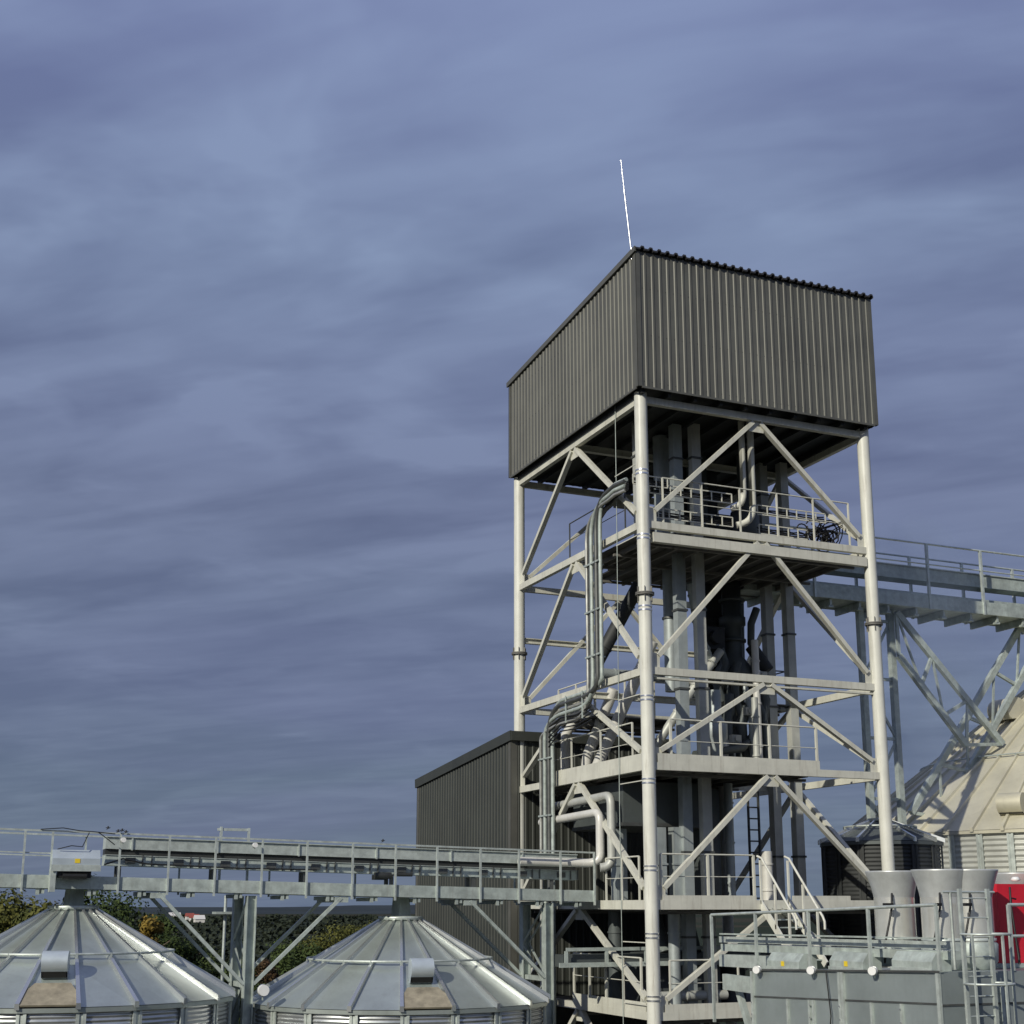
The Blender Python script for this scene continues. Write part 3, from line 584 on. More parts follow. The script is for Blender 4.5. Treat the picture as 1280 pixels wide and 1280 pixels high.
# ================================================================= SILOS
def silo(cx, cy, r, ze, zc, n, label, phase, roofm, wallm, ring=.62, vents=(), pitch=.095, fine=2.5, capr=.5, group=None, name='grain_silo', amp=.016, patch=True, stm='galv'):
    o = thing(name, label, 'silo', (cx,cy,GZ), group)
    # roof sheets with raised standing ribs
    rf = MB(); rib = MB(); re = r + .1; zz = lambda q: zc - (zc-ze) * (q-capr) / (re-capr)
    for i in range(n):
        a0, a1 = phase + 2*PI*i/n, phase + 2*PI*(i+1)/n
        P = lambda q, a, dz=0: (cx+q*math.cos(a), cy+q*math.sin(a), zz(q)+dz)
        rf.add([P(re,a0),P(re,a1),P(capr*.9,a1),P(capr*.9,a0)], [(0,1,2,3)]); rf.add([P(re,a0,-.012),P(re,a1,-.012),P(re,a1,-.11),P(re,a0,-.11)], [(3,2,1,0)])
        rf.add([P(re,a0,-.11),P(re,a1,-.11),P(r-.05,a1,-.13),P(r-.05,a0,-.13)], [(3,2,1,0)])
        d = V((math.cos(a0),math.sin(a0),0)); t = V((-math.sin(a0),math.cos(a0),0)); w1 = .045; w2 = .055; h = .12
        pts = []
        for q, k in ((capr*.95,.55),(re+.05,1)):
            c = V(P(q,a0)); pts += [c-t*w2*k-V((0,0,.01)), c-t*w1*k+V((0,0,h*k)), c+t*w1*k+V((0,0,h*k)), c+t*w2*k-V((0,0,.01))]
        rib.add(pts, [(0,1,5,4),(1,2,6,5),(2,3,7,6),(4,5,6,7)])
    rf.build('roof', roofm, o); rib.build('roof_rib', M['rib'] if patch else roofm, o)
    # hoop around the roof with clips
    q = capr + (re-capr)*ring; hp = MB(); m_ = 48
    hp.path([(cx+q*math.cos(2*PI*i/m_), cy+q*math.sin(2*PI*i/m_), zz(q)+.15) for i in range(m_+1)], .03, 6)
    for i in range(n):
        a0 = phase + 2*PI*i/n; hp.bar((cx+q*math.cos(a0),cy+q*math.sin(a0),zz(q)+.02),(cx+q*math.cos(a0),cy+q*math.sin(a0),zz(q)+.17),.05,.05)
    hp.build('roof_hoop', M['galv'], o)
    MB().lathe((cx,cy,zc), [(.02,.10),(capr*1.18,.085),(capr*1.2,.04),(capr*1.18,.0),(capr*.9,-.03)], 28).build('cap_ring', M['galv'], o)
    # corrugated wall
    pr = []; z = ze-.1; zf = z - fine
    while z > zf:
        for k in range(4): pr.append((r-.02+amp*math.cos(k*PI/2), z - pitch*k/4))
        z -= pitch
    pr.append((r-.02, z)); pr.append((r-.02, GZ)); MB().lathe((cx,cy,0), pr[::-1], 72).build('wall', wallm, o)
    st = MB()
    for i in range(n):
        a0 = phase + 2*PI*(i+.0)/n + .02; d = V((math.cos(a0),math.sin(a0),0)); c = V((cx,cy,0)) + d*(r+.035); t = V((-d.y,d.x,0))
        for s in (-1,1): st.bar(c+t*s*.07+V((0,0,GZ)), c+t*s*.07+V((0,0,ze-.12)), .03, .07, t)
        st.bar(c-d*.02+V((0,0,GZ)), c-d*.02+V((0,0,ze-.14)), .14, .02, d)
    st.build('wall_stiffener', M[stm], o)
    for (ang, q0, w) in vents:
        d = V((math.cos(ang),math.sin(ang),0)); t = V((-d.y,d.x,0)); c = V((cx,cy,0)) + d*q0 + V((0,0,zz(q0)))
        slope = (d*(re-capr) + V((0,0,ze-zc))).normalized(); nn = t.cross(slope).normalized(); nn = nn if nn.z > 0 else -nn
        vm_ = MB(); R_ = w*.52; arc = []; cc0 = c + V((0,0,.36))
        for i in range(13):
            th = -1.0 + (PI+1.0)*i/12; arc.append(cc0 + d*R_*math.cos(th) + V((0,0,1))*R_*math.sin(th)*.92)
        arc += [c - d*R_ + V((0,0,.2)), c - d*R_*.3 + V((0,0,.0)), c + d*R_*.2 + V((0,0,.02))]
        k_ = len(arc); vs = [p + t*w*.55 for p in arc] + [p - t*w*.55 for p in arc]
        vm_.add(vs, [(i,k_+i,k_+i+1,i+1) for i in range(k_-1)], True); vm_.add(vs[:k_], [tuple(range(k_))]); vm_.add(vs[k_:], [tuple(range(k_))[::-1]])
        v_ = vm_.build('roof_vent', M['cover'] if patch else roofm, o)
        MB().add([arc[0]+t*w*.5, arc[-1]+t*w*.5, arc[-1]-t*w*.5, arc[0]-t*w*.5], [(0,1,2,3)]).build('vent_mouth_shade', M['black'], v_)  # black sheet painting the shade inside the vent opening
        if patch:
            hp_ = MB(); q1 = re-.02; pts = []
            for qq, ww in ((q0+.2,w*.75),(q0+.42,w*1.0),(q1,w*1.2)):
                cc = V((cx,cy,0)) + d*qq + V((0,0,zz(qq))) ; pts += [cc-t*ww+nn*.012, cc-t*ww+nn*.055, cc+t*ww+nn*.055, cc+t*ww+nn*.012]
            hp_.add(pts, [(0,4,5,1),(1,5,6,2),(2,6,7,3),(4,8,9,5),(5,9,10,6),(6,10,11,7),(8,11,10,9),(0,1,2,3)]); hp_.build('dusty_hatch', M['dust'], o)
    return o, zz
CA = V((-17.542,-31.643,0))
def toward(cx, cy, off=0.): return math.atan2(CA.y-cy, CA.x-cx) + off
r1, zz1 = silo(-13.95,3.5,3.82,-2.12,-.10,20,'small galvanised silo with cone roof at the left edge under the walkway', toward(-13.95,3.5)+.06, M['roofsheet'], M['corr'], ring=.56, vents=((toward(-13.95,3.5)-.097,3.0,.5),), group='small silos under the left walkway')
r2, zz2 = silo(-5.62,3.5,3.82,-2.40,-.38,20,'small galvanised silo with cone roof right of centre left, beside the dark building', toward(-5.62,3.5)+.015, M['roofsheet'], M['corr'], ring=.56, vents=((toward(-5.62,3.5)+.172,3.0,.5),), group='small silos under the left walkway')
for (x, zc, lb) in ((-13.95,-.08,'tapered galvanised spout from the walkway into the cap of the left silo'),(-5.62,-.36,'tapered galvanised spout from the walkway into the cap of the silo beside the dark building')):
    o = thing('silo_spout', lb, 'spout', (x,3.5,zc), 'spouts from the walkway into the silo caps')
    MB().lathe((x,3.5,0), [(.27,zc+.03),(.2,zw(x)+.25)], 4, False, PI/4+.3, 2*PI+PI/4+.3).build('duct', M['galvdull'], o); MB().lathe((x,3.5,0), [(.34,zc+.03),(.34,zc+.07),(.2,zc+.07)], 20).build('flange', M['galv'], o)
lamp(-9.62,1.9,-2.0,'white round floodlight beside the trestle at the left eave of the second silo', .13)
r3, zz3 = silo(22.1,5.9,9.5,2.3,8.95,60,'very large silo with beige lit cone roof at the right edge', .03, M['warmroof'], M['warmwall'], ring=.62, vents=((toward(21.7,5.9)-.30,9.0,.7),(toward(21.7,5.9)-.75,4.2,.9)), pitch=.17, fine=4.5, capr=.9, amp=.035, patch=False)
r4, zz4 = silo(9.55,2.75,1.75,1.85,2.5,14,'small dark silo in shade just behind the right tower column', .1, M['darkgrey'], M['dark'], ring=.5, vents=(), pitch=.12, fine=3, capr=.3, stm='dark')  # the tower's shadow is put into the dark roof and wall colours

# ================================================================= UPPER RIGHT CONVEYOR BRIDGE
UB = thing('conveyor_bridge', 'high galvanised conveyor bridge leaving the tower towards the large silo at right', 'bridge', (18,5,9.6))
u0, u1 = 6.0, 30.0
for y in (4.3,5.75):
    MB().bar((u0,y,10.05),(u1,y,10.05),.06,.44).build('side_channel', M['galvdull'], UB)
MB().box(u0,u1,4.34,5.71,9.84,9.87).build('floor_grating', M['galvdull'], UB)
MB().box(u0,u1,4.75,5.35,10.92,11.36).build('conveyor_casing', M['galvdull'], UB); MB().box(u0,u1,4.7,5.4,11.364,11.40).build('casing_lid', M['galv'], UB)
MB().box(u0,u1,4.8,5.3,10.3,10.5).build('return_trough', M['galvdull'], UB)
for y, zt_, xs, nm in ((4.27,12.1,[8.7+2.35*k for k in range(9)],'post'),(5.78,12.05,[9.2+2.35*k for k in range(9)],'post')):
    MB().tube((u0,y,zt_),(u1,y,zt_),.035,6).build('handrail', M['galv'], UB); MB().tube((u0,y,(zt_+10.66)/2),(u1,y,(zt_+10.66)/2),.025,6).build('mid_rail', M['galv'], UB)
    for x in xs: MB().bar((x,y,9.8),(x,y,zt_),.09,.08).build('post', M['galv'], UB)
hb2 = MB()
for k in range(20): hb2.box(7+1.17*k,7.08+1.17*k,4.36,5.7,9.6,9.83); hb2.box(6.95+1.17*k,7.13+1.17*k,4.36,4.5,9.55,9.62); hb2.cut()
hb2.pieces('cross_bearer', M['galvdull'], UB)
ms = thing('bridge_mast', 'vertical lattice mast under the high conveyor bridge behind the right tower column', 'mast', (11.6,5,GZ))
for (x, y) in ((11.0,5.0),(12.25,5.0)): MB().bar((x,y,GZ),(x,y,9.8),.2,.2).build('column', M['galvdull'], ms)
lt = MB()
for k in range(8):
    z = 9.4-2.0*k
    y = 5.0; s = 1 if k % 2 else -1; lt.bar((11.62-s*.62,y,z),(11.62+s*.62,y,z-2.0),.07,.08); lt.cut(); lt.bar((11.0,y,z),(12.25,y,z),.07,.1); lt.cut()
lt.pieces('lattice', M['galvdull'], ms)
def strut(label, c1, c2, n=5, yy=5.0):
    """inclined lattice strut: two chord lines given in the x-z plane, doubled in y"""
    o = thing('lattice_strut', label, 'lattice strut', (c1[1][0],5,c1[1][1]), 'slanting lattice struts above the large silo')
    for k, c in enumerate((c1, c2)): MB().bar((c[0][0],yy,c[0][1]),(c[1][0],yy,c[1][1]),.2,.17,(0,1,0)).build('chord', M['galvdull'], o)
    l_ = MB()
    for k in range(n+1):
        t = k/n; p = V((*c1[0],0)).lerp(V((*c1[1],0)), t); q = V((*c2[0],0)).lerp(V((*c2[1],0)), t)
        l_.bar((p.x,yy,p.y),(q.x,yy,q.y),.1,.11); l_.cut()
        if k < n:
            t2 = (k+1)/n; q2 = V((*c2[0],0)).lerp(V((*c2[1],0)), t2); l_.bar((p.x,yy,p.y),(q2.x,yy,q2.y),.06,.07); l_.cut()
    l_.pieces('lacing', M['galvdull'], o); return o
strut('lattice strut slanting down to the right from the mast head', ((12.3,9.7),(16.5,5.4)), ((12.3,8.2),(14.9,5.3)), 3, 4.71)
strut('lattice strut slanting down to the left from the bridge onto the large silo roof', ((18.3,9.75),(12.9,3.0)), ((19.2,9.2),(14.2,2.9)), 4, 5.33)

# ================================================================= DRYER BLOCK, BOTTOM RIGHT
dx, dy0, dy1 = -2.5, -13.82, -8.45
ztp = lambda y: -1.24 + (y + 8.45) * -.036
DR = thing('grain_dryer', 'galvanised panel clad dryer block with railing on top at the lower right', 'dryer', (0,-11,GZ))
bd = MB(); bd.add([(dx,dy1,GZ),(dx,dy0,GZ),(4,dy0,GZ),(4,dy1,GZ),(dx,dy1,ztp(dy1)),(dx,dy0,ztp(dy0)),(4,dy0,ztp(dy0)),(4,dy1,ztp(dy1))], [(0,4,5,1),(1,5,6,2),(2,6,7,3),(3,7,4,0),(4,7,6,5),(0,1,2,3)])
bd.build('body', M['panel'], DR)
sm = MB(); e = .012
for y in (-8.47,-11.24,-11.32,-13.8): sm.bar((dx-.025,y,GZ),(dx-.025,y,ztp(y)-.01),.05,.07,(0,1,0))
for y in (-9.62,-10.3,-10.42,-12.08,-12.86): sm.bar((dx-.02,y,GZ),(dx-.02,y,ztp(y)-.5),.04,.05,(0,1,0))
for x in (-1.3,-.3,-.2,.8,2): sm.bar((x,dy0-.02,GZ),(x,dy0-.02,ztp(dy0)-.25),.06,.05,(0,1,0))
sm.build('panel_stiffener', M['galv'], DR)
hs = MB()
for k in range(5): hs.bar((dx-.008,dy1,ztp(dy1)-.48-1.0*k),(dx-.008,dy0,ztp(dy0)-.48-1.0*k),.016,.03); hs.bar((dx,dy0-.008,ztp(dy0)-.5-1.0*k),(4,dy0-.008,ztp(dy0)-.5-1.0*k),.016,.03)
hs.build('panel_seam', M['conduitdark'], DR)
bo = MB()
for y in (-8.47,-11.24,-12.86,-10.36):
    for k in range(16): bo.box(dx-.065,dx-.05,y-.015,y+.015,ztp(y)-.6-.22*k,ztp(y)-.57-.22*k)
bo.build('bolt', M['alu'], DR)
MB().add([(dx-.05,dy1+.03,ztp(dy1)),(dx-.05,dy0-.04,ztp(dy0)),(dx-.05,dy0-.04,ztp(dy0)+.03),(dx-.05,dy1+.03,ztp(dy1)+.03),(dx+.1,dy1+.03,ztp(dy1)+.03),(dx+.1,dy0-.04,ztp(dy0)+.03)], [(0,3,2,1),(3,4,5,2)]).build('top_edge', M['conduitdark'], DR)
pr_ = lambda y: ztp(y) + .03
# platform railing along the long side
MB().tube((dx,-7.0,-.2),(dx,-13.84,.0),.028,8).build('handrail', M['galv'], DR)
for y in (-8.62,-10.36,-12.1,-13.83): MB().bar((dx,y,pr_(y)-.02),(dx,y,-.02-.19*(y+13.84)/6.84),.05,.05).build('post', M['galv'], DR)
MB().bar((dx+.2,-7.0,-.58),(dx+.2,-13.8,-.53),.04,.03).build('mid_rail', M['galvdull'], DR)
MB().bar((dx,-7.0,-.2),(dx,-7.0,-2.3),.05,.05).build('post', M['galv'], DR)
MB().tube((-1.0,dy0,.0),(4,dy0,.0),.028,8).build('handrail', M['galv'], DR); MB().tube((-1.0,dy0,-.5),(4,dy0,-.5),.025,8).build('mid_rail', M['galv'], DR)
for x in (-1.0,0.9,2.5): MB().bar((x,dy0,ztp(dy0)),(x,dy0,.0),.05,.05).build('post', M['galv'], DR)
TRG = thing('top_trough', 'long galvanised trough running behind the dryer railing posts', 'trough', (-1.9,-10,-1))
MB().bar((-1.9,-6.6,-.86),(-1.9,-13.6,-.80),.3,.14).build('trough', M['galvdull'], TRG); MB().bar((-2.07,-6.6,-.70),(-2.07,-13.6,-.64),.03,.12).build('side_channel', M['galv'], TRG)
MB().bar((-1.9,-6.6,-1.12),(-1.9,-8.4,-1.1),.4,.24).build('end_box', M['galv'], TRG)
MB().bar((-2.45,-7.35,-1.5),(-2.45,-8.4,-1.52),.1,.3).bar((-2.3,-7.6,-1.62),(-2.3,-8.6,-3.6),.1,.12).build('bracket', M['galvdull'], TRG)
for i, (a_, b_, lb, mt_, st_) in enumerate(((-8.66,-9.72,'grey motor cover with yellow sticker on the dryer edge, nearest the tower','galvdull',True),(-10.66,-11.62,'grey motor cover with yellow sticker on the dryer edge, middle of three','galvdull',True),(-12.4,-13.4,'plain grey motor cover on the dryer edge, nearest the ladder','galvdull',False))):
    motor_cover(-2.3,-1.9,b_,a_,ztp(a_)+.04,ztp(a_)+.34,lb,mt_,st_,'motor covers on the dryer edge','y')
for y, lb in ((-8.75,'white round lamp on the dryer edge at the post nearest the tower'),(-10.5,'white round lamp on the dryer edge, middle of three'),(-12.25,'white round lamp on the dryer edge, nearest the ladder')):
    lamp(dx-.06,y,ztp(y)+.02,lb,.07,'white round lamps on the dryer edge',(-.8,-.6,0))
# exhaust stacks with flared hoods
SX = -1.15
for i, (y, r_) in enumerate(((-11.12,.46),(-12.33,.5),(-12.5,.46),(-10.85,.46))):
    lbs = ('round steel exhaust stack with flared hood, nearest the tower','round steel exhaust stack with flared hood, second from the tower','round steel exhaust stack with flared hood, behind the caged ladder','round steel exhaust stack with flared hood, partly behind the red cabinet')
    sx = SX + (0,.05,.55,3.15)[i]; y = y + (0,0,0,0)[i]
    o = thing('exhaust_stack', lbs[i], 'exhaust stack', (sx,y,-1.1), 'exhaust stacks on the dryer'); r_ = .36
    MB().lathe((sx,y,0), [(r_,-.62),(r_,.18)], 32).build('barrel', M['stack'], o)
    MB().lathe((sx,y,0), [(r_+.0,.13),(r_+.012,.2),(r_+.04,.32),(r_+.085,.46),(r_+.125,.57),(r_+.13,.60),(r_+.11,.60),(r_+.06,.46),(r_-.02,.15)], 32).build('hood', M['hood'], o)
    MB().lathe((sx,y,0), [(r_+.02,-.6),(r_+.02,-.56),(r_,-.56)], 28).build('band', M['galv'], o)
    MB().lathe((sx,y,0), [(.28,-1.08),(.38,-.95),(.40,-.66),(r_,-.62)], 28).build('fan_housing', M['galvdull'], o)
    MB().path([(sx-.28,y-.3,.2),(sx-.38,y-.4,-.05),(sx-.42,y-.36,-.3),(sx-.55,y-.4,-.6),(sx-.6,y-.4,-1.0)], .02, 5).build('cable', M['black'], o)
    MB().box(sx-.56,sx-.42,y-.5,y-.38,-.02,.03).build('junction_box', M['black'], o)
# red cabinet
rc = thing('red_cabinet', 'bright red metal cabinet on the dryer at the right edge of the photo', 'cabinet', (1.2,-11.8,-1.05))
MB().box(.46,3.6,-12.0,-11.35,-1.02,.37).build('body', M['red'], rc)
MB().lathe((1.0,-11.9,.42), [(.05,0),(.09,.03),(.05,.08),(.02,.08)], 16).build('lifting_eye', M['white'], rc)
MB().box(.40,3.64,-12.05,-11.25,-1.1,-1.024).build('plinth', M['galvdull'], rc)
pb = MB(); pb.path([(.2,-12.6,.3),(.1,-12.7,.0),(.15,-12.7,-.5),(.1,-12.8,-1.0)], .02, 5); pb.path([(.5,-12.4,.1),(.3,-12.5,.12),(.2,-12.6,-.2),(.3,-12.6,-.9)], .018, 5)
tag(pb.build('hanging_cable', M['black']), 'black cables hanging in front of the red cabinet', 'cable')
# caged ladder
LD = thing('caged_ladder', 'white caged access ladder standing in front of the dryer at right', 'ladder', (-1.9,-14.4,GZ))
lx0, lx1, ly = -2.28, -1.72, -14.15
for x in (lx0,lx1): MB().bar((x,ly,GZ),(x,ly,.25),.05,.06).build('stile', M['galv'], LD)
rg = MB()
for k in range(40): rg.tube((lx0,ly,.1-.3*k),(lx1,ly,.1-.3*k),.013,6); rg.cut()
rg.pieces('rung', M['galv'], LD)
for z in (-.45,-1.2,-2.0,-2.8): 
    MB().path([(lx0,ly,z)] + [((lx0+lx1)/2 - .42*math.cos(t*PI/10), ly-.12-.45*math.sin(t*PI/10), z) for t in range(11)] + [(lx1,ly,z)], .02, 6).build('cage_hoop', M['galv'], LD)
for t in (1.5,5,8.5):
    MB().bar(((lx0+lx1)/2 - .42*math.cos(t*PI/10), ly-.12-.45*math.sin(t*PI/10), -3.6),((lx0+lx1)/2 - .42*math.cos(t*PI/10), ly-.12-.45*math.sin(t*PI/10), -.45),.03,.035).build('cage_bar', M['galv'], LD)
MB().tube((-2.45,ly+.2,.2),(-1.4,ly+.2,.2),.022,6).tube((-2.3,ly+.2,.2),(-2.3,ly+.2,-1.0),.025,6).tube((-1.5,ly+.2,.2),(-1.5,ly+.2,-1.0),.022,6).build('landing_rail', M['galv'], LD)

pipe('floor_pipe', 'pale pipe lying on the lowest deck behind its railing', 'pipe', [(.6,1.6,-2.4),(3.2,1.7,-2.4)], .13, 'ductlight', .8)
pipe('standing_pipe', 'grey pipe standing on the lowest deck right of the front column', 'pipe', [(1.5,1.5,-2.7),(1.5,1.5,-.1)], .16, 'ductblue', .9)
pipe('standing_pipe', 'grey pipe standing in the shade left of the front column at the lowest deck', 'pipe', [(.7,3.4,-2.7),(.7,3.4,-.1)], .2, 'darkgrey', .9)
pc_ = MB(); pc_.path([(dx-.06,-10.9,ztp(-10.9)),(dx-.07,-11.0,-1.9),(dx-.07,-10.85,-2.6),(dx-.07,-10.95,-4)], .012, 5)
tag(pc_.build('drop_cable', M['black']), 'thin black cable hanging down the front panels of the dryer', 'cable')
# conveyor passing through the tower low down
LC = thing('lower_conveyor', 'galvanised conveyor with side rails crossing low inside the tower', 'conveyor', (2,2,-2))
MB().bar((-1.5,2.0,-1.16),(6.2,2.0,-1.16),.05,.09).build('top_chord', M['galvdull'], LC); MB().bar((-1.7,2.0,-1.56),(6.2,2.0,-1.56),.06,.12).build('bottom_chord', M['galvdull'], LC)
for k in range(7): MB().bar((-1.5+1.2*k,2.0,-1.5),(-1.5+1.2*k,2.0,-1.2),.05,.09).build('strut', M['galvdull'], LC)
MB().box(-1.5,6.2,2.2,2.7,-1.62,-1.3).build('trough', M['darkgrey'], LC)

# faint bluish exhaust drifting between the tower and the big silo
sm_ = bpy.data.materials.new('exhaust_smoke'); sm_.use_nodes = True; N = sm_.node_tree.nodes; L = sm_.node_tree.links; N.remove(N['Principled BSDF'])
pv = N.new('ShaderNodeVolumePrincipled'); pv.inputs['Color'].default_value = (.62,.76,.95,1); pv.inputs['Anisotropy'].default_value = .1
ge = N.new('ShaderNodeNewGeometry'); nn_ = N.new('ShaderNodeTexNoise'); nn_.inputs['Scale'].default_value = .55; nn_.inputs['Detail'].default_value = 4; L.new(ge.outputs['Position'], nn_.inputs['Vector'])
mr_ = N.new('ShaderNodeMapRange'); mr_.inputs[1].default_value = .30; mr_.inputs[2].default_value = .70; mr_.inputs[4].default_value = .09; L.new(nn_.outputs['Fac'], mr_.inputs[0]); L.new(mr_.outputs[0], pv.inputs['Density']); L.new(pv.outputs[0], N['Material Output'].inputs['Volume'])
sk = MB().lathe((10.2,1.0,5.2), [(.01,-6.0),(1.0,-5.2),(1.4,-3),(1.6,0),(1.8,3),(1.6,5.0),(1.0,6.2),(.01,6.8)], 24); so_ = sk.build('exhaust_smoke', sm_); so_['kind'] = 'stuff'; so_['label'] = 'faint bluish exhaust smoke right of the steel tower'

# ================================================================= GROUND, HILLS, SKY GROUND COVER
def structure(o): o['kind'] = 'structure'; return o
FW = V((.39531,.91855,0)); RT = V((.91855,-.39531,0)); C0 = V((-17.542,-31.643,0))
def at(px, D, z=0.):
    return C0 + RT*((px-640)/1743*D) + FW*D + V((0,0,z))
gm = bpy.data.materials.new('ground'); gm.use_nodes = True; N = gm.node_tree.nodes; L = gm.node_tree.links; p = N['Principled BSDF']; p.inputs['Roughness'].default_value = .95; p.inputs['Specular IOR Level'].default_value = .1
geo = N.new('ShaderNodeNewGeometry'); vo = N.new('ShaderNodeTexVoronoi'); vo.inputs['Scale'].default_value = .004; L.new(geo.outputs['Position'], vo.inputs['Vector'])
nz = N.new('ShaderNodeTexNoise'); nz.inputs['Scale'].default_value = .012; nz.inputs['Detail'].default_value = 8; L.new(geo.outputs['Position'], nz.inputs['Vector'])
r1_ = N.new('ShaderNodeValToRGB'); els = r1_.color_ramp.elements; els[0].color = (.018,.026,.014,1); els[1].color = (.06,.055,.03,1); e_ = els.new(.45); e_.color = (.024,.032,.017,1); e_ = els.new(.7); e_.color = (.045,.04,.025,1)
mx = N.new('ShaderNodeMix'); mx.data_type = 'FLOAT'; mx.inputs[0].default_value = .5; sv = N.new('ShaderNodeSeparateColor'); L.new(vo.outputs['Color'], sv.inputs[0]); L.new(sv.outputs[0], mx.inputs[2]); L.new(nz.outputs['Fac'], mx.inputs[3]); L.new(mx.outputs[0], r1_.inputs[0]); L.new(r1_.outputs[0], p.inputs['Base Color'])
g = MB(); g.add([(-9000,-9000,GZ),(9000,-9000,GZ),(9000,9000,GZ),(-9000,9000,GZ)], [(0,1,2,3)]); structure(g.build('ground', gm))
hm = mat('hill', (.040,.050,.054), .95, 0, .2, .004, base2=(.026,.034,.038), spec=.1)  # distance haze is mixed into the bluish hill colour
for (d, zt_, sd) in ((2300,-8.5,1),(3600,-5,2)):
    h = MB(); n = 120; vs = []
    for i in range(n+1):
        px = -1500 + 4400*i/n; z = zt_ + (math.sin(i*.21+sd)*2.2 + math.sin(i*.53+sd*2)*1.2 + random.uniform(-.5,.5)) * d/2300
        a = at(px, d); b = at(px, d+260); c = at(px, d+700); vs += [(a.x,a.y,GZ-1),(b.x,b.y,z),(c.x,c.y,GZ-1)]
    h.add(vs, [(3*i,3*i+3,3*i+4,3*i+1) for i in range(n)] + [(3*i+1,3*i+4,3*i+5,3*i+2) for i in range(n)], True); structure(h.build('hills', hm))

# trees
def crown_mesh(mb, c, rx, rz, nclump, nleaf, ls, rnd):
    for k in range(nclump):
        while True:
            p = V((rnd.uniform(-1,1), rnd.uniform(-1,1), rnd.uniform(-1,1)))
            if .25 < p.length < 1: break
        wob = .78 + .3*math.sin(3*math.atan2(p.y,p.x)+k)*rnd.random()
        cc = V((p.x*rx*wob, p.y*rx*wob, p.z*rz)) + V(c); cr = rx*rnd.uniform(.16,.30)
        for j in range(nleaf):
            d = V((rnd.gauss(0,1), rnd.gauss(0,1), rnd.gauss(0,.8))); d = d.normalized()*cr*rnd.uniform(.55,1.1)
            q = cc + d; nrm = (d.normalized() + V((rnd.uniform(-.7,.7),rnd.uniform(-.7,.7),rnd.uniform(-.3,.9)))).normalized()
            t = nrm.cross(V((rnd.uniform(-1,1),rnd.uniform(-1,1),rnd.uniform(-1,1)))).normalized(); b = nrm.cross(t); s = ls*rnd.uniform(.6,1.3)
            mb.add([q-t*s-b*s*.5, q+t*s*.2-b*s*.8, q+t*s+b*s*.4, q-t*s*.2+b*s*.8], [(0,1,2,3)])
def make_tree(name, label, h, rx, lm, seed, loc, group):
    rnd = random.Random(seed); o = thing(name, label, 'tree', loc, group); x, y, z = loc
    t = MB(); t.path([(x,y,z),(x+.1,y,z+h*.25),(x-.1,y+.1,z+h*.5),(x,y,z+h*.8)], h*.018, 8)
    for k in range(7):
        a = k*2.4; zz_ = z+h*(.3+.07*k); t.tube((x,y,zz_),(x+math.cos(a)*rx*.75,y+math.sin(a)*rx*.75,zz_+h*.16),h*.008,6,h*.003)
    t.build('trunk', M['bark'], o)
    c = MB(); crown_mesh(c, (x,y,z+h*.60), rx, h*.41, 100, 230, .11, rnd); c.build('crown', M[lm], o); return o
TG = 'autumn trees beyond the silos'
tl = [(18,78,1115,4.6,'leafy','olive green tree at the far left edge behind the left silo'),(96,84,1110,5.2,'leafg','tall dark green tree directly behind the cap of the left silo'),
      (152,98,1122,5.0,'leafg','dark green tree just right of the left silo cap'),(180,92,1133,2.2,'leafo','small yellow orange autumn tree brightest among the dark trees'),
      (60,70,1122,3.2,'leafy','olive tree in front of the taller trees left of the left silo cap'),(208,120,1150,4.6,'leafg','dark tree right of the yellow orange one'),
      (245,120,1185,4.2,'leafg','dark tree seen below the walkway brace left of the trestle'),(288,105,1198,3.6,'leafg','low dark tree just left of the trestle column'),
      (330,112,1196,3.0,'leafr','reddish low tree just right of the trestle column'),(372,120,1178,4.2,'leafg','dark green tree left of the second silo roof'),
      (425,135,1160,4.8,'leafy','olive tree rising behind the left slope of the second silo roof'),(470,150,1153,4.5,'leafy','pale olive tree just left of the second silo cap'),
      (-60,80,1108,5.0,'leafg','dark tree mostly outside the left edge of the photo')]
for i, (px, D, ty, rx, lm, lb) in enumerate(tl):
    zt_ = (1131-ty)/1743*D; h = zt_ - GZ; p_ = at(px, D, GZ); make_tree('tree', lb, h, rx, lm, 11+i, tuple(p_), TG)
# far woodland
wl = MB(); rnd = random.Random(5)
for k in range(420):
    D = 230 + 1500*rnd.random()**1.6; px = rnd.uniform(-60,700); p_ = at(px, D, GZ); s = rnd.uniform(2.0,4.0)
    wdt = rnd.uniform(1,3.5)
    for j in range(int(260 if D < 500 else 110)):
        q = p_ + RT*rnd.gauss(0,s*.7*wdt) + FW*rnd.gauss(0,s) + V((0,0,abs(rnd.gauss(s*.4,s*.25)))); t = V((rnd.uniform(-1,1),rnd.uniform(-1,1),rnd.uniform(-.5,.5))).normalized(); b = t.cross(V((rnd.uniform(-1,1),rnd.uniform(-1,1),rnd.uniform(-1,1)))).normalized(); e_ = .3 + .0007*D
        wl.add([q-t*e_-b*e_, q+t*e_-b*e_, q+t*e_+b*e_, q-t*e_+b*e_], [(0,1,2,3)])
wo = wl.build('far_woodland', M['leaffar']); wo['kind'] = 'stuff'; wo['label'] = 'dark far woodland on the plain below the horizon'
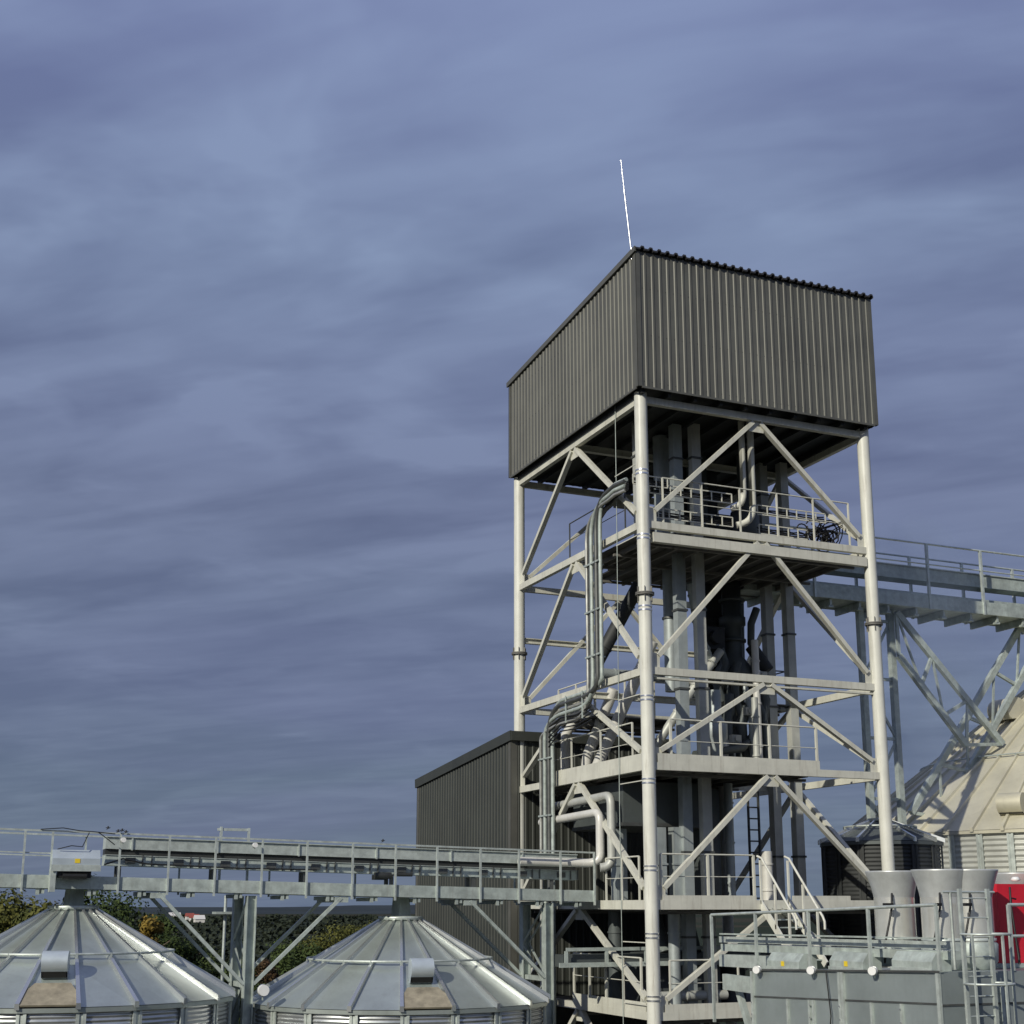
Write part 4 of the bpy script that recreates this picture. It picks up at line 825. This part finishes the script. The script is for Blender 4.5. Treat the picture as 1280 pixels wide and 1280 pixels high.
# village houses
for i, (px, D, w_, rl, lb) in enumerate(((238,1300,7,'houseroof','tiny white house far off, left one below the horizon'),(244,1150,7,'houseroof','tiny far house with red roof just left of the trestle'),(250,1050,7,'housewall','tiny far house with pale roof nearest the trestle'),(219,1400,11,'housewall','low pale far building left of the tiny houses'))):
    o = thing('far_house', lb, 'house', tuple(at(px,D,GZ)), 'tiny houses on the plain'); x, y, z = at(px,D,GZ)
    MB().box(x-w_/2,x+w_/2,y-4,y+4,z,z+4.5).build('wall', M['housewall'], o)
    MB().add([(x-w_/2-.4,y-4.5,z+4.5),(x+w_/2+.4,y-4.5,z+4.5),(x-w_/2-.4,y+4.5,z+4.5),(x+w_/2+.4,y+4.5,z+4.5),(x-w_/2-.4,y,z+7.5),(x+w_/2+.4,y,z+7.5)], [(0,1,5,4),(3,2,4,5),(0,4,2),(1,3,5),(0,2,3,1)]).build('roof', M[rl], o)
    MB().box(x-.8,x+.8,y-4.03,y-4.003,z+1.2,z+2.8).build('window', M['dark'], o)
p_ = at(282,62,GZ); mm = thing('light_mast', 'thin pale mast with small platform standing beyond the trestle', 'mast', tuple(p_))
MB().tube(p_, p_+V((0,0,15.4)), .07, 8).build('pole', M['galv'], mm); MB().box(p_.x-.5,p_.x+.5,p_.y-.4,p_.y+.4,p_.z+14.6,p_.z+14.7).build('platform', M['galvdull'], mm)
# birds
for i, (px, py, D, lb) in enumerate(((129,1036,33,'tiny dark bird just above the walkway handrail near the motor cover'),(142,1040,33.2,'tiny dark bird perched on the handrail, left of three together'),(147,1039,33.2,'tiny dark bird perched on the handrail, middle of three together'),(152,1041,33.2,'tiny dark bird perched on the handrail, right of three together'),(477,1052,35.5,'lone tiny dark bird above the handrail left of the dark building'))):
    z = (1131-py)/1743*D; c = at(px, D, z); b = MB(); k_ = .62
    b.lathe((c.x,c.y,c.z), [(.002,-.05),(.03,-.03),(.04,0),(.03,.035),(.025,.05),(.002,.075)], 10); b.add([c+V((.03,0,.01)),c+V((.11,.02,.03)),c+V((.06,.03,-.03))],[(0,1,2)]); b.add([c-V((.03,0,-.01)),c-V((.10,.02,-.02)),c-V((.06,.03,.03))],[(0,1,2)]); b.tube(c+V((0,0,.05)),c+V((.05,-.02,.06)),.012,6,.003)
    b.tube(c+V((0,0,-.04)), c+V((-.07,.02,-.07)), .014, 6, .006)
    b.v = [tuple(c + (V(q)-c)*k_) for q in b.v]; tag(b.build('bird', M['feather']), lb, 'bird', 'tiny birds at the walkway')

# ================================================================= LIFT, CAMERA, LIGHT, WORLD
for o in list(COL.objects):
    if o.parent is None: o.location.z += 15.0
cam = bpy.data.cameras.new('camera'); co = bpy.data.objects.new('camera', cam); COL.objects.link(co); S.camera = co
cam.sensor_width = 36; cam.lens = 36*1701/1280; cam.shift_y = 108/1280; cam.clip_end = 20000; cam.clip_start = .2
co.location = (-17.542,-31.643,15.0); co.rotation_euler = (math.radians(90+12.689), 0, -math.atan2(.39531,.91855))

sd = V((.85,.53,0)).normalized(); el = math.radians(28); dirv = V((sd.x*math.cos(el), sd.y*math.cos(el), -math.sin(el)))
sun = bpy.data.lights.new('sun','SUN'); sun.energy = 3.6; sun.angle = math.radians(.55); sun.color = (1,.95,.82)
so = bpy.data.objects.new('sun', sun); COL.objects.link(so); so.rotation_euler = dirv.to_track_quat('-Z','Y').to_euler(); so.location = (-40,-40,60)

W = bpy.data.worlds.new('World'); S.world = W; W.use_nodes = True; N = W.node_tree.nodes; L = W.node_tree.links
bg = N['Background']; bg.inputs['Strength'].default_value = .1
sky = N.new('ShaderNodeTexSky'); sky.sky_type = 'NISHITA'; sky.sun_disc = False; sky.sun_elevation = el; sky.sun_rotation = math.atan2(-sd.x,-sd.y)
tc = N.new('ShaderNodeTexCoord'); sx = N.new('ShaderNodeSeparateXYZ'); L.new(tc.outputs['Generated'], sx.inputs[0])
def mth(op, a, b=None, c=None):
    n = N.new('ShaderNodeMath'); n.operation = op
    for i, v in enumerate((a,b,c)):
        if v is None: continue
        if isinstance(v, (int,float)): n.inputs[i].default_value = v
        else: L.new(v, n.inputs[i])
    return n.outputs[0]
zc = mth('MAXIMUM', sx.outputs[2], .0); dn = mth('ADD', zc, .10)
# plan coordinates of a cloud layer, along (u) and across (v) the streaks
ang = math.radians(-17); ux, uy = (RT.x*math.cos(ang)-RT.y*math.sin(ang)), (RT.x*math.sin(ang)+RT.y*math.cos(ang))
uu = mth('DIVIDE', mth('ADD', mth('MULTIPLY', sx.outputs[0], ux), mth('MULTIPLY', sx.outputs[1], uy)), dn)
vv = mth('DIVIDE', mth('ADD', mth('MULTIPLY', sx.outputs[0], -uy), mth('MULTIPLY', sx.outputs[1], ux)), dn)
def noise(su, sv, sc, det, rough, dist, off=0):
    cb_ = N.new('ShaderNodeCombineXYZ'); L.new(mth('MULTIPLY', uu, su), cb_.inputs[0]); L.new(mth('MULTIPLY', vv, sv), cb_.inputs[1]); cb_.inputs[2].default_value = off
    n = N.new('ShaderNodeTexNoise'); n.inputs['Scale'].default_value = sc; n.inputs['Detail'].default_value = det; n.inputs['Roughness'].default_value = rough; n.inputs['Distortion'].default_value = dist
    L.new(cb_.outputs[0], n.inputs['Vector']); return n.outputs['Fac']
n1 = noise(.35, .9, 1.1, 3, .45, .5, 1.3); n2 = noise(.9, 3.6, 1.5, 3, .45, .8, 4.1); n3 = noise(.5,.8,.8,2,.5,.2,9.0)
n4 = noise(1.0,1.7,2.6,4,.5,.35,6.5)
f = mth('ADD', mth('ADD', mth('MULTIPLY', n1, .34), mth('MULTIPLY', n2, .24)), mth('MULTIPLY', n4, .42))
mr = N.new('ShaderNodeMapRange'); mr.interpolation_type = 'SMOOTHSTEP'; mr.inputs[1].default_value = .36; mr.inputs[2].default_value = .64; L.new(f, mr.inputs[0])
def srgb(r_, g_, b_): return tuple(((c/255+.055)/1.055)**2.4 if c/255 > .04045 else c/255/12.92 for c in (r_,g_,b_))
def ramp(stops):
    r_ = N.new('ShaderNodeValToRGB'); el_ = r_.color_ramp.elements
    el_[0].position, el_[0].color = stops[0][0], (*srgb(*stops[0][1]),1); el_[1].position, el_[1].color = stops[-1][0], (*srgb(*stops[-1][1]),1)
    for q, c in stops[1:-1]: x = el_.new(q); x.color = (*srgb(*c),1)
    L.new(zc, r_.inputs[0]); return r_.outputs[0]
dk = ramp([(0,(92,108,132)),(.12,(90,103,130)),(.28,(96,106,136)),(.45,(104,117,151)),(.62,(112,122,166)),(1,(120,130,178))])
lt_ = ramp([(0,(102,118,140)),(.12,(108,121,147)),(.28,(122,133,163)),(.45,(134,150,182)),(.62,(138,153,191)),(1,(170,180,210))])
n5 = noise(1.6, 5.0, 1.6, 3, .5, .6, 2.2); n6 = noise(1.1, 1.5, 1.9, 4, .55, .4, 12.7)
pf = N.new('ShaderNodeMapRange'); pf.interpolation_type = 'SMOOTHSTEP'; pf.inputs[1].default_value = .54; pf.inputs[2].default_value = .72; pf.inputs[4].default_value = .45; L.new(n6, pf.inputs[0])
rip = mth('MULTIPLY', mth('SUBTRACT', n5, .5), .75)
cf = N.new('ShaderNodeClamp'); L.new(mth('ADD', mth('ADD', mth('MULTIPLY', mr.outputs[0], .85), pf.outputs[0]), rip), cf.inputs[0]); cf.inputs['Max'].default_value = 1.25
mxc = N.new('ShaderNodeMix'); mxc.data_type = 'RGBA'; L.new(cf.outputs[0], mxc.inputs[0]); L.new(dk, mxc.inputs[6]); L.new(lt_, mxc.inputs[7])
mp_ = N.new('ShaderNodeMapRange'); mp_.inputs[1].default_value = .4; mp_.inputs[2].default_value = .7; mp_.inputs[4].default_value = .22; L.new(n3, mp_.inputs[0])
mxp = N.new('ShaderNodeMix'); mxp.data_type = 'RGBA'; L.new(mp_.outputs[0], mxp.inputs[0]); L.new(mxc.outputs[2], mxp.inputs[6]); mxp.inputs[7].default_value = (*srgb(112,112,160),1)
sc_ = N.new('ShaderNodeVectorMath'); sc_.operation = 'SCALE'; sc_.inputs['Scale'].default_value = 10.; L.new(mxp.outputs[2], sc_.inputs[0])
fin = N.new('ShaderNodeMix'); fin.data_type = 'RGBA'; fin.inputs[0].default_value = .94; L.new(sky.outputs[0], fin.inputs[6]); L.new(sc_.outputs[0], fin.inputs[7]); L.new(fin.outputs[2], bg.inputs['Color'])
S.view_settings.view_transform = 'Standard'; S.view_settings.look = 'None'; S.view_settings.exposure = 0; S.view_settings.gamma = 1
S.render.engine = 'CYCLES'; S.cycles.max_bounces = 6
